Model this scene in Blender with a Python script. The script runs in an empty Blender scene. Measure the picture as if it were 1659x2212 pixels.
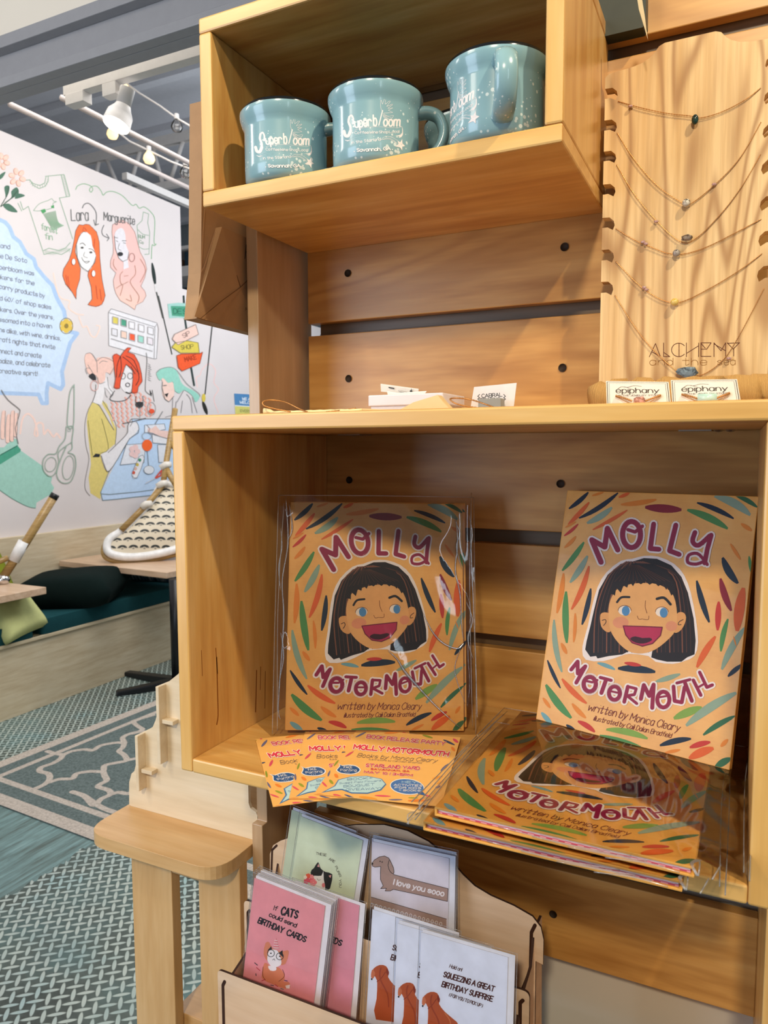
import bpy, bmesh, math, random
from mathutils import Vector, Matrix
from mathutils.geometry import tessellate_polygon, delaunay_2d_cdt
random.seed(7)
scn = bpy.context.scene
PI = math.pi
# ------------------------------------------------------------------ camera
CAM = Vector((0.5454, -0.6271, 0.3457))
YAW, PITCH, ROLL, FPX = -0.452380728, -0.0854811402, -0.00329727372, 1596.54446
def _basis():
    cy, sy, cp, sp = math.cos(YAW), math.sin(YAW), math.cos(PITCH), math.sin(PITCH)
    f = Vector((sy*cp, cy*cp, sp)); r = Vector((cy, -sy, 0)); u = r.cross(f)
    cr, sr = math.cos(ROLL), math.sin(ROLL)
    return cr*r + sr*u, -sr*r + cr*u, f
RT, UP, FW = _basis()
cam = bpy.data.cameras.new('camera'); camo = bpy.data.objects.new('camera', cam)
scn.collection.objects.link(camo); scn.camera = camo
mw = Matrix((( RT.x, UP.x, -FW.x, CAM.x), (RT.y, UP.y, -FW.y, CAM.y), (RT.z, UP.z, -FW.z, CAM.z), (0, 0, 0, 1)))
camo.matrix_world = mw
cam.sensor_fit = 'VERTICAL'; cam.sensor_height = 36.0; cam.sensor_width = 27.0
cam.lens = FPX/2212*36.0; cam.clip_start = .02; cam.clip_end = 60
cam.dof.use_dof = True; cam.dof.focus_distance = .95; cam.dof.aperture_fstop = 14
# ------------------------------------------------------------------ view, world, lights
vs = scn.view_settings; vs.view_transform = 'Standard'; vs.look = 'None'; vs.gamma = 1; vs.use_curve_mapping = False
vs.exposure = 0.12
def lin(h):
    if not isinstance(h, str): return tuple(h)
    v = [int(h[i:i+2], 16)/255 for i in (0, 2, 4)]
    return tuple(c/12.92 if c <= .04045 else ((c+.055)/1.055)**2.4 for c in v)
w = bpy.data.worlds.new('world'); scn.world = w; w.use_nodes = True
w.node_tree.nodes['Background'].inputs[0].default_value = (.92, .95, 1.0, 1)
w.node_tree.nodes['Background'].inputs[1].default_value = .17
def light(name, kind, loc, aim, energy, color, size=.1, sy=None, angle=None, blend=.4):
    l = bpy.data.lights.new(name, kind); l.energy = energy; l.color = color
    if kind == 'AREA':
        l.shape = 'RECTANGLE'; l.size = size; l.size_y = sy or size
    else: l.shadow_soft_size = size
    if kind == 'SPOT': l.spot_size = angle; l.spot_blend = blend
    o = bpy.data.objects.new(name, l); scn.collection.objects.link(o)
    o.location = loc; d = Vector(aim)-Vector(loc); o.rotation_euler = d.to_track_quat('-Z', 'Y').to_euler()
    return o
WARM = (1.0, .84, .59)
light('track_lamp_right', 'SPOT', (1.30, -.49, 1.88), (.2, .15, .1), 90, WARM, .03, angle=1.1)
light('track_lamp_front', 'SPOT', (.95, -3.3, 2.62), (.28, .2, .08), 330, WARM, .16, angle=.55)
light('track_lamp_left', 'SPOT', (-1.0, -1.1, 2.0), (-.15, .2, .0), 24, WARM, .04, angle=.8)
light('shop_window', 'AREA', (-1.9, -2.6, .5), (.3, .1, -.25), 46, (.66, .80, 1.0), 1.5, 1.8)
light('beam_wall_fill', 'AREA', (-1.2, -1.6, 1.9), (-1.6, 1.0, 1.2), 20, (1.0, .90, .78), .9, .9)  # added fill, brightens the header beam and the cream wall above
light('sleeve_glare_strip', 'AREA', (2.35, -2.6, .9), (.2, .15, .15), 5, (.72, .88, 1.0), .16, 1.6)  # added strip light, gives the book sleeve something to glare with
light('header_fill', 'AREA', (-1.5, -.4, 1.25), (-1.2, 1.0, 1.4), 5, (1.0, .95, .9), .5, .3)  # extra fill aimed at the grey beam, no fixture there
light('ceiling_bounce_fill', 'AREA', (-.6, 6.0, .9), (-1.4, 5.4, 3.95), 130, (.88, .93, 1.0), 2.6, 2.6)  # added upward light standing in for daylight bounced off the floor
light('room_daylight', 'AREA', (-1.6, 5.2, 2.3), (-3.6, 3.4, .2), 34, (.93, .97, 1.0), 2.2, 1.6)
light('room_skylight', 'AREA', (-1.9, 2.2, 2.5), (-3.2, 3.0, -1.2), 72, (1.0, .97, .93), 1.8, 2.4)
# ------------------------------------------------------------------ tracing rays onto real planes of the room
def ray(u, v): return (RT*((u-829.5)/FPX) + UP*((1106-v)/FPX) + FW)
def at_x(u, v, X): d = ray(u, v); return CAM + d*((X-CAM.x)/d.x)
def at_y(u, v, Y): d = ray(u, v); return CAM + d*((Y-CAM.y)/d.y)
def at_z(u, v, Z): d = ray(u, v); return CAM + d*((Z-CAM.z)/d.z)
def at_plane(u, v, p, n): d = ray(u, v); return CAM + d*((p-CAM).dot(n)/d.dot(n))
# ------------------------------------------------------------------ material helpers
class E:                                  # small math-node expression helper
    def __init__(s, nt, sock): s.nt, s.k = nt, sock
    def _op(s, op, o=None, o2=None):
        n = s.nt.nodes.new('ShaderNodeMath'); n.operation = op
        for i, a in enumerate((s, o, o2)):
            if a is None: continue
            if isinstance(a, E): s.nt.links.new(a.k, n.inputs[i])
            else: n.inputs[i].default_value = a
        return E(s.nt, n.outputs[0])
    def __add__(s, o): return s._op('ADD', o)
    def __sub__(s, o): return s._op('SUBTRACT', o)
    def __mul__(s, o): return s._op('MULTIPLY', o)
    def __truediv__(s, o): return s._op('DIVIDE', o)
MATS = {}
def newmat(name):
    m = bpy.data.materials.new(name); m.use_nodes = True; nt = m.node_tree
    return m, nt, nt.nodes['Principled BSDF']
def coords(nt, scale=(1, 1, 1), rot=(0, 0, 0), kind='Object'):
    tc = nt.nodes.new('ShaderNodeTexCoord'); mp = nt.nodes.new('ShaderNodeMapping')
    mp.inputs['Scale'].default_value = scale; mp.inputs['Rotation'].default_value = rot
    nt.links.new(tc.outputs[kind], mp.inputs[0]); return mp.outputs[0]
def noise(nt, vec, scale=5, detail=3, rough=.5, dist=0):
    n = nt.nodes.new('ShaderNodeTexNoise'); nt.links.new(vec, n.inputs['Vector'])
    n.inputs['Scale'].default_value = scale; n.inputs['Detail'].default_value = detail
    n.inputs['Roughness'].default_value = rough; n.inputs['Distortion'].default_value = dist
    return n.outputs['Fac']
def ramp(nt, fac, stops):
    r = nt.nodes.new('ShaderNodeValToRGB'); nt.links.new(fac, r.inputs[0]); el = r.color_ramp.elements
    while len(el) < len(stops): el.new(.5)
    for e, (p, c) in zip(el, stops): e.position = p; e.color = (*lin(c), 1)
    return r.outputs[0]
def mixc(nt, fac, a, b, mode='MIX'):
    n = nt.nodes.new('ShaderNodeMix'); n.data_type = 'RGBA'; n.blend_type = mode
    for i, s in ((0, fac), (6, a), (7, b)):
        if hasattr(s, 'links'): nt.links.new(s, n.inputs[i])
        elif isinstance(s, (int, float)): n.inputs[i].default_value = s
        else: n.inputs[i].default_value = (*lin(s), 1)
    return n.outputs[2]
def bump(nt, b, h, strength=.2, dist=.001):
    n = nt.nodes.new('ShaderNodeBump'); n.inputs['Strength'].default_value = strength; n.inputs['Distance'].default_value = dist
    nt.links.new(h, n.inputs['Height']); nt.links.new(n.outputs[0], b.inputs['Normal'])
def flat(name, col, rough=.6, spec=.4, metal=0, vary=.06, vs_=30, coat=0):
    if name in MATS: return MATS[name]
    m, nt, b = newmat(name)
    c = lin(col); n = noise(nt, coords(nt), vs_, 4, .6)
    dk = tuple(max(0, v*(1-vary*2)) for v in c); lt = tuple(min(1, v*(1+vary)) for v in c)
    nt.links.new(ramp(nt, n, [(.3, dk), (.7, lt)]), b.inputs['Base Color'])
    b.inputs['Roughness'].default_value = rough; b.inputs['Metallic'].default_value = metal
    b.inputs['Specular IOR Level'].default_value = spec
    if coat: b.inputs['Coat Weight'].default_value = coat; b.inputs['Coat Roughness'].default_value = .12
    MATS[name] = m; return m
def wood(name, lo, mid, hi, axis='x', rough=.35, ring=9.0, fine=1.0, off=(0, 0, 0), streak=.35, coat=.25):
    """birch / maple ply: long stretched grain plus cathedral rings"""
    m, nt, b = newmat(name)
    sc = {'x': (.9, 7, 7), 'y': (7, .9, 7), 'z': (7, 7, .9)}[axis]
    sf = {'x': (6, 150, 150), 'y': (150, 6, 150), 'z': (150, 150, 6)}[axis]
    tc = nt.nodes.new('ShaderNodeTexCoord')
    def mp(scale):
        k = nt.nodes.new('ShaderNodeMapping'); k.inputs['Scale'].default_value = scale; k.inputs['Location'].default_value = off
        nt.links.new(tc.outputs['Object'], k.inputs[0]); return k.outputs[0]
    big = noise(nt, mp(sc), 1.3, 2, .45, .6)
    mul = E(nt, big)*ring*2*PI
    rings = E(nt, mul._op('SINE').k)*.5+.5
    rings = rings._op('POWER', 2.2)
    fn = noise(nt, mp(sf), 1.0*fine, 3, .6)
    st = noise(nt, mp(tuple(v*2.6 for v in sc)), 2.1, 3, .6)
    base = ramp(nt, st, [(.25, lo), (.5, mid), (.75, hi)])
    c1 = mixc(nt, (rings*streak).k, base, lo)
    f2 = E(nt, fn)._op('MULTIPLY', .35)
    c2 = mixc(nt, f2.k, c1, tuple(v*.62 for v in lin(lo)))
    nt.links.new(c2, b.inputs['Base Color'])
    b.inputs['Roughness'].default_value = rough; b.inputs['Coat Weight'].default_value = coat; b.inputs['Coat Roughness'].default_value = .3
    bump(nt, b, fn, .12, .0006)
    MATS[name] = m; return m
LO, MI, HI = 'bd8240', 'dbaa60', 'ecc583'
W_X = wood('birch_grain_x', LO, MI, HI, 'x', streak=.28)
W_STOOL = wood('stool_birch', 'cb9c62', 'dcb37c', 'e8c492', 'x', off=(4, 4, 1), streak=.15)
W_STOOLZ = wood('stool_birch_leg', 'cb9c62', 'dcb37c', 'e8c492', 'z', off=(4, 4, 6), streak=.15, ring=3)
W_Y = wood('birch_grain_y', LO, MI, HI, 'y', off=(3, 1, 2))
W_Z = wood('birch_grain_z', LO, MI, HI, 'z', off=(1, 4, 2), ring=4, streak=.2)
W_E = wood('birch_edge', 'd9a75c', 'e7b86d', 'f2ca86', 'x', ring=2, streak=.1, fine=1.6, off=(5, 5, 5))
W_EZ = wood('birch_edge_z', 'd9a75c', 'e7b86d', 'f2ca86', 'z', ring=2, streak=.1, fine=1.6, off=(5, 5, 5))
PLANK = [wood('plank_%s' % n, 'aa7434', 'd09c55', 'e0b069', 'x', ring=r, off=(o, o*2, o*3), streak=.5, rough=.4)
         for n, r, o in (('a', 7, 1), ('b', 10, 4), ('c', 8, 9))]
W_DARK = wood('backing_wood', '5b4630', '6f563a', '86694a', 'x', ring=6, off=(2, 0, 0), streak=.5, rough=.5)
W_GREY = wood('upright_ply', 'b5936f', 'c8a884', 'd4b692', 'z', ring=5, off=(9, 0, 0), streak=.15)
W_PALE = wood('pale_plywood', 'dcc7a6', 'ead8ba', 'f2e3ca', 'x', ring=3, off=(2, 7, 0), streak=.15, rough=.6, coat=0)
W_ROSE = wood('laser_cut_ply', 'cdac8c', 'dfc0a2', 'ebd0b6', 'x', ring=4, off=(2, 7, 5), streak=.22, rough=.6, coat=0)
BURNT = flat('burnt_ply_edge', '3a2218', .8)
def ash():
    m, nt, b = newmat('zebra_ash'); v = coords(nt, (60, 60, 3)); 
    warp = noise(nt, coords(nt, (9, 9, 1.6)), 1.0, 2, .5, .4)
    s = E(nt, warp)*95; ln = (E(nt, s._op('SINE').k)*.5+.5)._op('POWER', 3.0)
    f = noise(nt, coords(nt, (230, 230, 7)), 1.0, 3, .65); base = ramp(nt, noise(nt, v, 1, 3, .6), [(.3, 'd2aa70'), (.6, 'e6c590')])
    c = mixc(nt, (ln*.75).k, base, '9a6a38'); c = mixc(nt, ramp(nt, f, [(.46, '000000'), (.62, '8c8c8c')]), c, 'a57a46')
    nt.links.new(c, b.inputs['Base Color']); b.inputs['Roughness'].default_value = .5; bump(nt, b, f, .2, .0008); return m
W_ASH = ash()
W_TABLE = wood('table_maple', 'c9a585', 'dcbb9c', 'e8cbb0', 'x', ring=6, off=(1, 1, 8), streak=.2)
W_BENCH = wood('bench_ply', 'c6b190', 'd7c6a6', 'e2d4b8', 'y', ring=5, off=(1, 1, 8), streak=.25, coat=0, rough=.6)
HOLE = flat('screw_hole_dark', '2a1c10', .7)
STEEL = flat('steel', 'b9b6b0', .3, metal=.9)
# ------------------------------------------------------------------ mesh helpers
def link(o, parent=None):
    scn.collection.objects.link(o)
    if parent: o.parent = parent
    return o
def mesh_obj(name, verts, faces, mats, parent=None, fm=None, smooth=False):
    me = bpy.data.meshes.new(name); me.from_pydata([tuple(v) for v in verts], [], faces)
    for m in (mats if isinstance(mats, (list, tuple)) else [mats]): me.materials.append(m)
    if fm:
        for p, i in zip(me.polygons, fm): p.material_index = i
    if smooth:
        for p in me.polygons: p.use_smooth = True
    me.update()
    return link(bpy.data.objects.new(name, me), parent)
def bm_obj(name, bm, mats, parent=None, smooth=False):
    bmesh.ops.recalc_face_normals(bm, faces=bm.faces)
    me = bpy.data.meshes.new(name); bm.to_mesh(me); bm.free()
    for m in (mats if isinstance(mats, (list, tuple)) else [mats]): me.materials.append(m)
    if smooth:
        for p in me.polygons: p.use_smooth = True
    return link(bpy.data.objects.new(name, me), parent)
def bevel(o, w=.0015, seg=2):
    b = o.modifiers.new('bevel', 'BEVEL'); b.width = w; b.segments = seg; b.limit_method = 'ANGLE'; b.angle_limit = .6
    return o
def box(name, lo, hi, mat, parent=None, bw=.0012):
    x0, y0, z0 = lo; x1, y1, z1 = hi
    v = [(x, y, z) for z in (z0, z1) for y in (y0, y1) for x in (x0, x1)]
    f = [(0, 2, 3, 1), (4, 5, 7, 6), (0, 1, 5, 4), (2, 6, 7, 3), (0, 4, 6, 2), (1, 3, 7, 5)]
    o = mesh_obj(name, v, f, mat, parent)
    return bevel(o, bw) if bw else o
def thing(name, label, cat, loc=(0, 0, 0), group=None):
    o = bpy.data.objects.new(name, None); link(o); o.location = loc; o.empty_display_size = .02
    return tag(o, label, cat, group)
def tag(o, label=None, cat=None, group=None, kind=None):
    if label: o['label'] = label
    if cat: o['category'] = cat
    if group: o['group'] = group
    if kind: o['kind'] = kind
    return o
def keep(o, parent):
    """parent o while leaving it where it stands (parents here only ever have plain transforms)"""
    o.parent = parent; o.matrix_parent_inverse = mat_of(parent).inverted(); return o
def mat_of(o):
    m = Matrix.Translation(o.location) @ o.rotation_euler.to_matrix().to_4x4()
    return m
def dup(root, loc=None, rot=None, label=None, group=None, skip=()):
    def cp(o, parent):
        c = o.copy(); scn.collection.objects.link(c)
        if parent: c.parent = parent
        for ch in [k for k in bpy.data.objects if k.parent == o]:
            if ch.name.split('.')[0] not in skip: cp(ch, c)
        return c
    r = cp(root, None)
    if loc is not None: r.location = loc
    if rot is not None: r.rotation_euler = rot
    if label: r['label'] = label
    if group: r['group'] = group
    return r
def smooth_pts(P, n=6, closed=False):
    P = [Vector(p) for p in P]
    if len(P) < 3: return P
    out = []; N = len(P)
    rng = range(N) if closed else range(N-1)
    for i in rng:
        g = (lambda k: P[k % N]) if closed else (lambda k: P[min(max(k, 0), N-1)])
        a, b, c, d = g(i-1), g(i), g(i+1), g(i+2)
        for k in range(n):
            t = k/n
            out.append(.5*((2*b)+(c-a)*t+(2*a-5*b+4*c-d)*t*t+(3*b-a-3*c+d)*t**3))
    if not closed: out.append(P[-1])
    return out
def tube_bm(bm, pts, r, seg=8, closed=False):
    P = [Vector(p) for p in pts]; N = len(P); rings = []
    prev = None
    for i, p in enumerate(P):
        a = P[(i-1) % N] if (closed or i > 0) else p; b = P[(i+1) % N] if (closed or i < N-1) else p
        t = (b-a).normalized() if (b-a).length > 1e-9 else Vector((0, 0, 1))
        if prev is None:
            s = t.orthogonal().normalized()
        else:
            s = (prev - t*prev.dot(t)); s = s.normalized() if s.length > 1e-6 else t.orthogonal().normalized()
        prev = s; q = t.cross(s); rr = r[i] if isinstance(r, (list, tuple)) else r
        rings.append([bm.verts.new(p + s*math.cos(2*PI*k/seg)*rr + q*math.sin(2*PI*k/seg)*rr) for k in range(seg)])
    M_ = N if closed else N-1
    for i in range(M_):
        A, B = rings[i], rings[(i+1) % N]
        for k in range(seg): bm.faces.new((A[k], A[(k+1) % seg], B[(k+1) % seg], B[k]))
    if not closed:
        bm.faces.new(rings[0][::-1]); bm.faces.new(rings[-1])
def tube(name, pts, r, mat, parent=None, seg=8, closed=False):
    bm = bmesh.new(); tube_bm(bm, pts, r, seg, closed); return bm_obj(name, bm, mat, parent, True)
def lathe(name, prof, mat, parent=None, seg=48, fmat=None, mats=None):
    bm = bmesh.new(); rings = []
    for r, z in prof:
        rings.append([bm.verts.new((r*math.cos(2*PI*k/seg), r*math.sin(2*PI*k/seg), z)) for k in range(seg)] if r > 1e-6 else [bm.verts.new((0, 0, z))])
    for i in range(len(prof)-1):
        A, B = rings[i], rings[i+1]
        for k in range(seg):
            j = (k+1) % seg
            vs_ = [A[k], A[j], B[j], B[k]] if len(A) > 1 and len(B) > 1 else ([A[0], B[j], B[k]] if len(A) == 1 else [A[k], A[j], B[0]])
            if len(A) == 1 and len(B) == 1: continue
            f = bm.faces.new(vs_); f.smooth = True
            if fmat: f.material_index = fmat(i)
    me_o = bm_obj(name, bm, mats or mat, parent, True); return me_o
def prism(name, pts, n, th, mat, parent=None, bw=.0008, edge=None):
    """extrude the closed 3-D outline pts (planar) by th along n (th may be negative)"""
    P = [Vector(p) for p in pts]; n = Vector(n).normalized()*th; N = len(P)
    tri = tessellate_polygon([P])
    V = P+[p+n for p in P]; F = []; fm = []
    for t in tri: F.append(tuple(t)); fm.append(0); F.append(tuple(i+N for i in reversed(t))); fm.append(0)
    for i in range(N): F.append((i, (i+1) % N, (i+1) % N+N, i+N)); fm.append(1 if edge else 0)
    me = bpy.data.meshes.new(name); me.from_pydata([tuple(v) for v in V], [], F)
    me.materials.append(mat)
    if edge: me.materials.append(edge)
    for p, i in zip(me.polygons, fm): p.material_index = i
    bm = bmesh.new(); bm.from_mesh(me); bmesh.ops.recalc_face_normals(bm, faces=bm.faces); bm.to_mesh(me); bm.free()
    o = link(bpy.data.objects.new(name, me), parent)
    return o
def rounded(pts, r, seg=5):
    """round every corner of a closed planar 3-D/2-D polygon"""
    P = [Vector(p) for p in pts]; out = []; N = len(P)
    for i in range(N):
        rr = r[i] if isinstance(r, (list, tuple)) else r
        a, b, c = P[i-1], P[i], P[(i+1) % N]
        if rr <= 0: out.append(b); continue
        d1 = (a-b); d2 = (c-b); l = min(rr, d1.length*.49, d2.length*.49)
        p, q = b+d1.normalized()*l, b+d2.normalized()*l
        for k in range(seg+1):
            t = k/seg; out.append(p*(1-t)**2+b*2*t*(1-t)+q*t*t)
    return out
# ------------------------------------------------------------------ hand lettering
GL = {'A':'023862 1454','B':'0208 ~084857564505 ~054554534202','C':'~5748280604224253','D':'0208 ~083856543202','E':'58080252 0545','F':'580802 0545',
'G':'~5748280604224253 535535','H':'0208 5852 0555','I':'0802','J':'~484433221203','K':'0802 580552','L':'080252','M':'0208346862','N':'02085258',
'O':'~280604224254564828','P':'0208 ~084857564505','Q':'~280604224254564828 3462','R':'0208 ~084857564505 3552','S':'~573817163554533213','T':'0868 3832',
'U':'~080422425458','V':'083268','W':'0812365268','X':'0852 5802','Y':'083568 3532','Z':'08580252',
'a':'~45361604123244 4642','b':'0802 ~04163644321203','c':'~45361604123243','d':'4842 ~44361604123244','e':'0444 ~4445361604123243','f':'~4838272622 0646',
'g':'~45361604123244 ~4641301001','h':'0802 ~0416364442','i':'0602 0808','j':'~16111000 1818','k':'0802 460442','l':'0802','m':'0602 ~0416363432 ~3446666462',
'n':'0602 ~0416364442','o':'~16041232443616','p':'0600 ~04163644321203','q':'4640 ~45361604123244','r':'0602 ~04163645','s':'~45260524432203','t':'~2824223243 0646',
'u':'~0603123244 4642','v':'062246','w':'0612355266','x':'0642 4602','y':'0622 4600','z':'06460242',
'0':'~28060422444628','1':'172822','2':'~07284746 460242','3':'~0728474625 ~2544432203','4':'380444 3832','5':'480805 ~052644432203','6':'~3806042243442504',
'7':'084812','8':'~2807163524132222434628','.':'0202','(' :'~18050412','\'':'0807',')':'~08151402','/':'0248',
',':'1201','!':'0804 0202','-':'0535','+':'0545 2723','|':'0901','*':'0505','%':'0248 0707 4343'}
def glyph(c):
    out = []; mx = 0
    for s in GL.get(c, '').split():
        sm = s[0] == '~'; s = s.lstrip('~')
        P = [Vector((int(s[i])/6, (int(s[i+1])-2)/6)) for i in range(0, len(s), 2)]
        mx = max(mx, max(p.x for p in P))
        out.append(smooth_pts(P, 4) if sm else P)
    return out, mx
_pm = {}
def paint(col, rough=.5):
    k = 'paint_%s_%g' % (col, rough)
    if k not in _pm:
        m, nt, b = newmat(k); c = lin(col)
        n = noise(nt, coords(nt), 45, 3, .6)
        nt.links.new(ramp(nt, n, [(.3, tuple(v*.93 for v in c)), (.7, tuple(min(1, v*1.04) for v in c))]), b.inputs['Base Color'])
        b.inputs['Roughness'].default_value = rough; b.inputs['Specular IOR Level'].default_value = .25; _pm[k] = m
    return _pm[k]
def clusters(polys):
    """group polygons whose bounding boxes touch"""
    B = [(min(p.x for p in q), min(p.y for p in q), max(p.x for p in q), max(p.y for p in q)) for q in polys]
    par = list(range(len(polys)))
    def find(i):
        while par[i] != i: par[i] = par[par[i]]; i = par[i]
        return i
    idx = sorted(range(len(polys)), key=lambda i: B[i][0]); act = []
    for i in idx:
        b = B[i]; act = [j for j in act if B[j][2] >= b[0]]
        for j in act:
            if B[j][1] <= b[3] and b[1] <= B[j][3]:
                a_, c_ = find(i), find(j)
                if a_ != c_: par[a_] = c_
        act.append(i)
    out = {}
    for i in range(len(polys)): out.setdefault(find(i), []).append(polys[i])
    return list(out.values())
class Art:
    """flat painted shapes on a surface: fmap(x, y, h) gives the 3-D point, h metres above the surface.
    Shapes are gathered per layer and colour and merged, so nothing overlaps inside one sheet."""
    def __init__(s, fmap, step=4e-5, rough=.5):
        s.f, s.step, s.rough = fmap, step, rough; s.G = {}
    def tri(s, P, T, col, layer):
        g = s.G.setdefault((layer, 0, col if isinstance(col, str) else col.name), [col, []])
        for t in T: g[1].append([Vector((P[i][0], P[i][1])) for i in t])
    def take(s, B, fn):
        """move every shape of B across with the 2-D map fn"""
        for k, (col, polys) in B.G.items():
            g = s.G.setdefault(k, [col, []])
            for q in polys: g[1].append([Vector(fn(p.x, p.y)) for p in q])
    def poly(s, P, col, layer=0, smooth=0, sub=0):
        P = smooth_pts(P, smooth, True) if smooth else [Vector(p) for p in P]
        s.tri(P, [range(len(P))], col, layer)
    def stroke(s, P, w, col, layer=1, smooth=0, seg=8):
        P = smooth_pts([Vector((p[0], p[1])) for p in P], smooth) if smooth else [Vector((p[0], p[1])) for p in P]
        r = w/2; V = []; T = []
        for i, p in enumerate(P):
            if i == 0 or i == len(P)-1 or ((P[i+1]-p).length > 1e-9 and (p-P[i-1]).length > 1e-9 and (P[i+1]-p).normalized().dot((p-P[i-1]).normalized()) < .985):
                k = len(V); V += [p+Vector((math.cos(2*PI*j/seg+.2), math.sin(2*PI*j/seg+.2)))*r for j in range(seg)]
                T.append(tuple(range(k, k+seg)))
        for a, b in zip(P, P[1:]):
            d = b-a
            if d.length < 1e-9: continue
            n = Vector((-d.y, d.x)).normalized()*r; k = len(V); e = d.normalized()*r*.02
            V += [a-n-e, b-n+e, b+n+e, a+n-e]; T.append((k, k+1, k+2, k+3))
        s.tri(V, T, col, layer)
    def ell(s, c, rx, ry, col, layer=1, a=0, n=24):
        ca, sa = math.cos(a), math.sin(a)
        s.poly([(c[0]+rx*math.cos(t)*ca-ry*math.sin(t)*sa, c[1]+rx*math.cos(t)*sa+ry*math.sin(t)*ca) for t in [2*PI*i/n for i in range(n)]], col, layer)
    def ring(s, c, rx, ry, w, col, layer=1, a=0, n=22, a0=0, a1=2*PI):
        ca, sa = math.cos(a), math.sin(a)
        s.stroke([(c[0]+rx*math.cos(t)*ca-ry*math.sin(t)*sa, c[1]+rx*math.cos(t)*sa+ry*math.sin(t)*ca) for t in [a0+(a1-a0)*i/n for i in range(n+1)]], w, col, layer)
    def leaf(s, x0, y0, x1, y1, w, col, layer=1, bend=0):
        """a brush mark: lens from one end to the other"""
        a, b = Vector((x0, y0)), Vector((x1, y1)); d = b-a; n = Vector((-d.y, d.x)).normalized(); L = []; R_ = []
        for i in range(9):
            t = i/8; c = a+d*t+n*bend*4*t*(1-t); hw = w/2*min(1, (math.sin(PI*(t*.92+.04)))**.6)
            L.append(c+n*hw); R_.append(c-n*hw)
        s.poly(L+R_[::-1], col, layer)
    def text(s, t, p0, p1, h, w, col, layer=3, up=None, out=None, ow=0, slant=0, wob=0):
        p0, p1 = Vector(p0), Vector(p1); d = p1-p0; tot = 0; gs = []
        for c in t:
            g, mx = glyph(c); adv = (mx if g else .45)+.22*(1 if g else 0); gs.append((g, tot)); tot += adv
        tot = max(tot-.22, .1); ex = d/tot; u = Vector(up) if up else Vector((d.y, -d.x)).normalized()
        rnd = random.Random(len(t)*7+3)
        for g, x in gs:
            oy = rnd.uniform(-wob, wob)
            for st in g:
                P = [p0+ex*(x+q.x+slant*q.y)+u*h*(q.y+oy) for q in st]
                if out: s.stroke(P, w+ow, out, layer-1)
                s.stroke(P, w, col, layer)
    def build(s, name, parent=None):
        V, F, FM, M = [], [], [], []
        order = sorted(s.G, key=lambda k: (k[0], k[2])); rank = {k: i for i, k in enumerate(order)}
        for k in order:
            col, polys = s.G[k]; m = col if not isinstance(col, str) else paint(col, s.rough)
            M.append(m); mi = len(M)-1
            ext = max(max(abs(c) for p in q for c in p) for q in polys)+1e-9
            for chunk in clusters(polys):
                vv, ff = [], []
                for q in chunk:
                    q2 = [q[0]]
                    for p in q[1:]:
                        if (p-q2[-1]).length > ext*2e-7: q2.append(p)
                    if len(q2) > 1 and (q2[0]-q2[-1]).length < ext*2e-7: q2.pop()
                    ar = sum(q2[i-1].x*q2[i].y-q2[i].x*q2[i-1].y for i in range(len(q2)))
                    if len(q2) < 3 or abs(ar) < ext*ext*1e-12: continue
                    if ar < 0: q2 = q2[::-1]
                    k0 = len(vv); vv += q2
                    if all((q2[i-1]-q2[i-2]).x*(q2[i]-q2[i-1]).y-(q2[i-1]-q2[i-2]).y*(q2[i]-q2[i-1]).x > -ext*ext*1e-12 for i in range(len(q2))): ff.append(list(range(k0, k0+len(q2))))
                    else:
                        for t in tessellate_polygon([[Vector((p.x, p.y, 0)) for p in q2]]):
                            a_, b_, c_ = (q2[i] for i in t); cr = (b_-a_).x*(c_-a_).y-(b_-a_).y*(c_-a_).x
                            if abs(cr) > ext*ext*1e-12: ff.append([k0+i for i in (t if cr > 0 else t[::-1])])
                if not ff: continue
                if len(ff) == 1 and len(vv) < 5: nv, nf = vv, ff
                else:
                    nv, _, nf, _, _, of_ = delaunay_2d_cdt(vv, [], ff, 0, ext*1e-7)
                    nf = [f for f, o_ in zip(nf, of_) if len(o_)]
                k0 = len(V); V += [s.f(p.x, p.y, (rank[k]+1)*s.step) for p in nv]
                for f in nf: F.append(tuple(k0+i for i in f)); FM.append(mi)
        return mesh_obj(name, V, F, M, parent, FM)
def homog(src, dst):
    import numpy as np
    A = []; B = []
    for (x, y), (u, v) in zip(src, dst):
        A += [[x, y, 1, 0, 0, 0, -u*x, -u*y], [0, 0, 0, x, y, 1, -v*x, -v*y]]; B += [u, v]
    h = list(np.linalg.solve(np.array(A, float), np.array(B, float)))+[1]
    return lambda x, y: ((h[0]*x+h[1]*y+h[2])/(h[6]*x+h[7]*y+1), (h[3]*x+h[4]*y+h[5])/(h[6]*x+h[7]*y+1))
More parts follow.
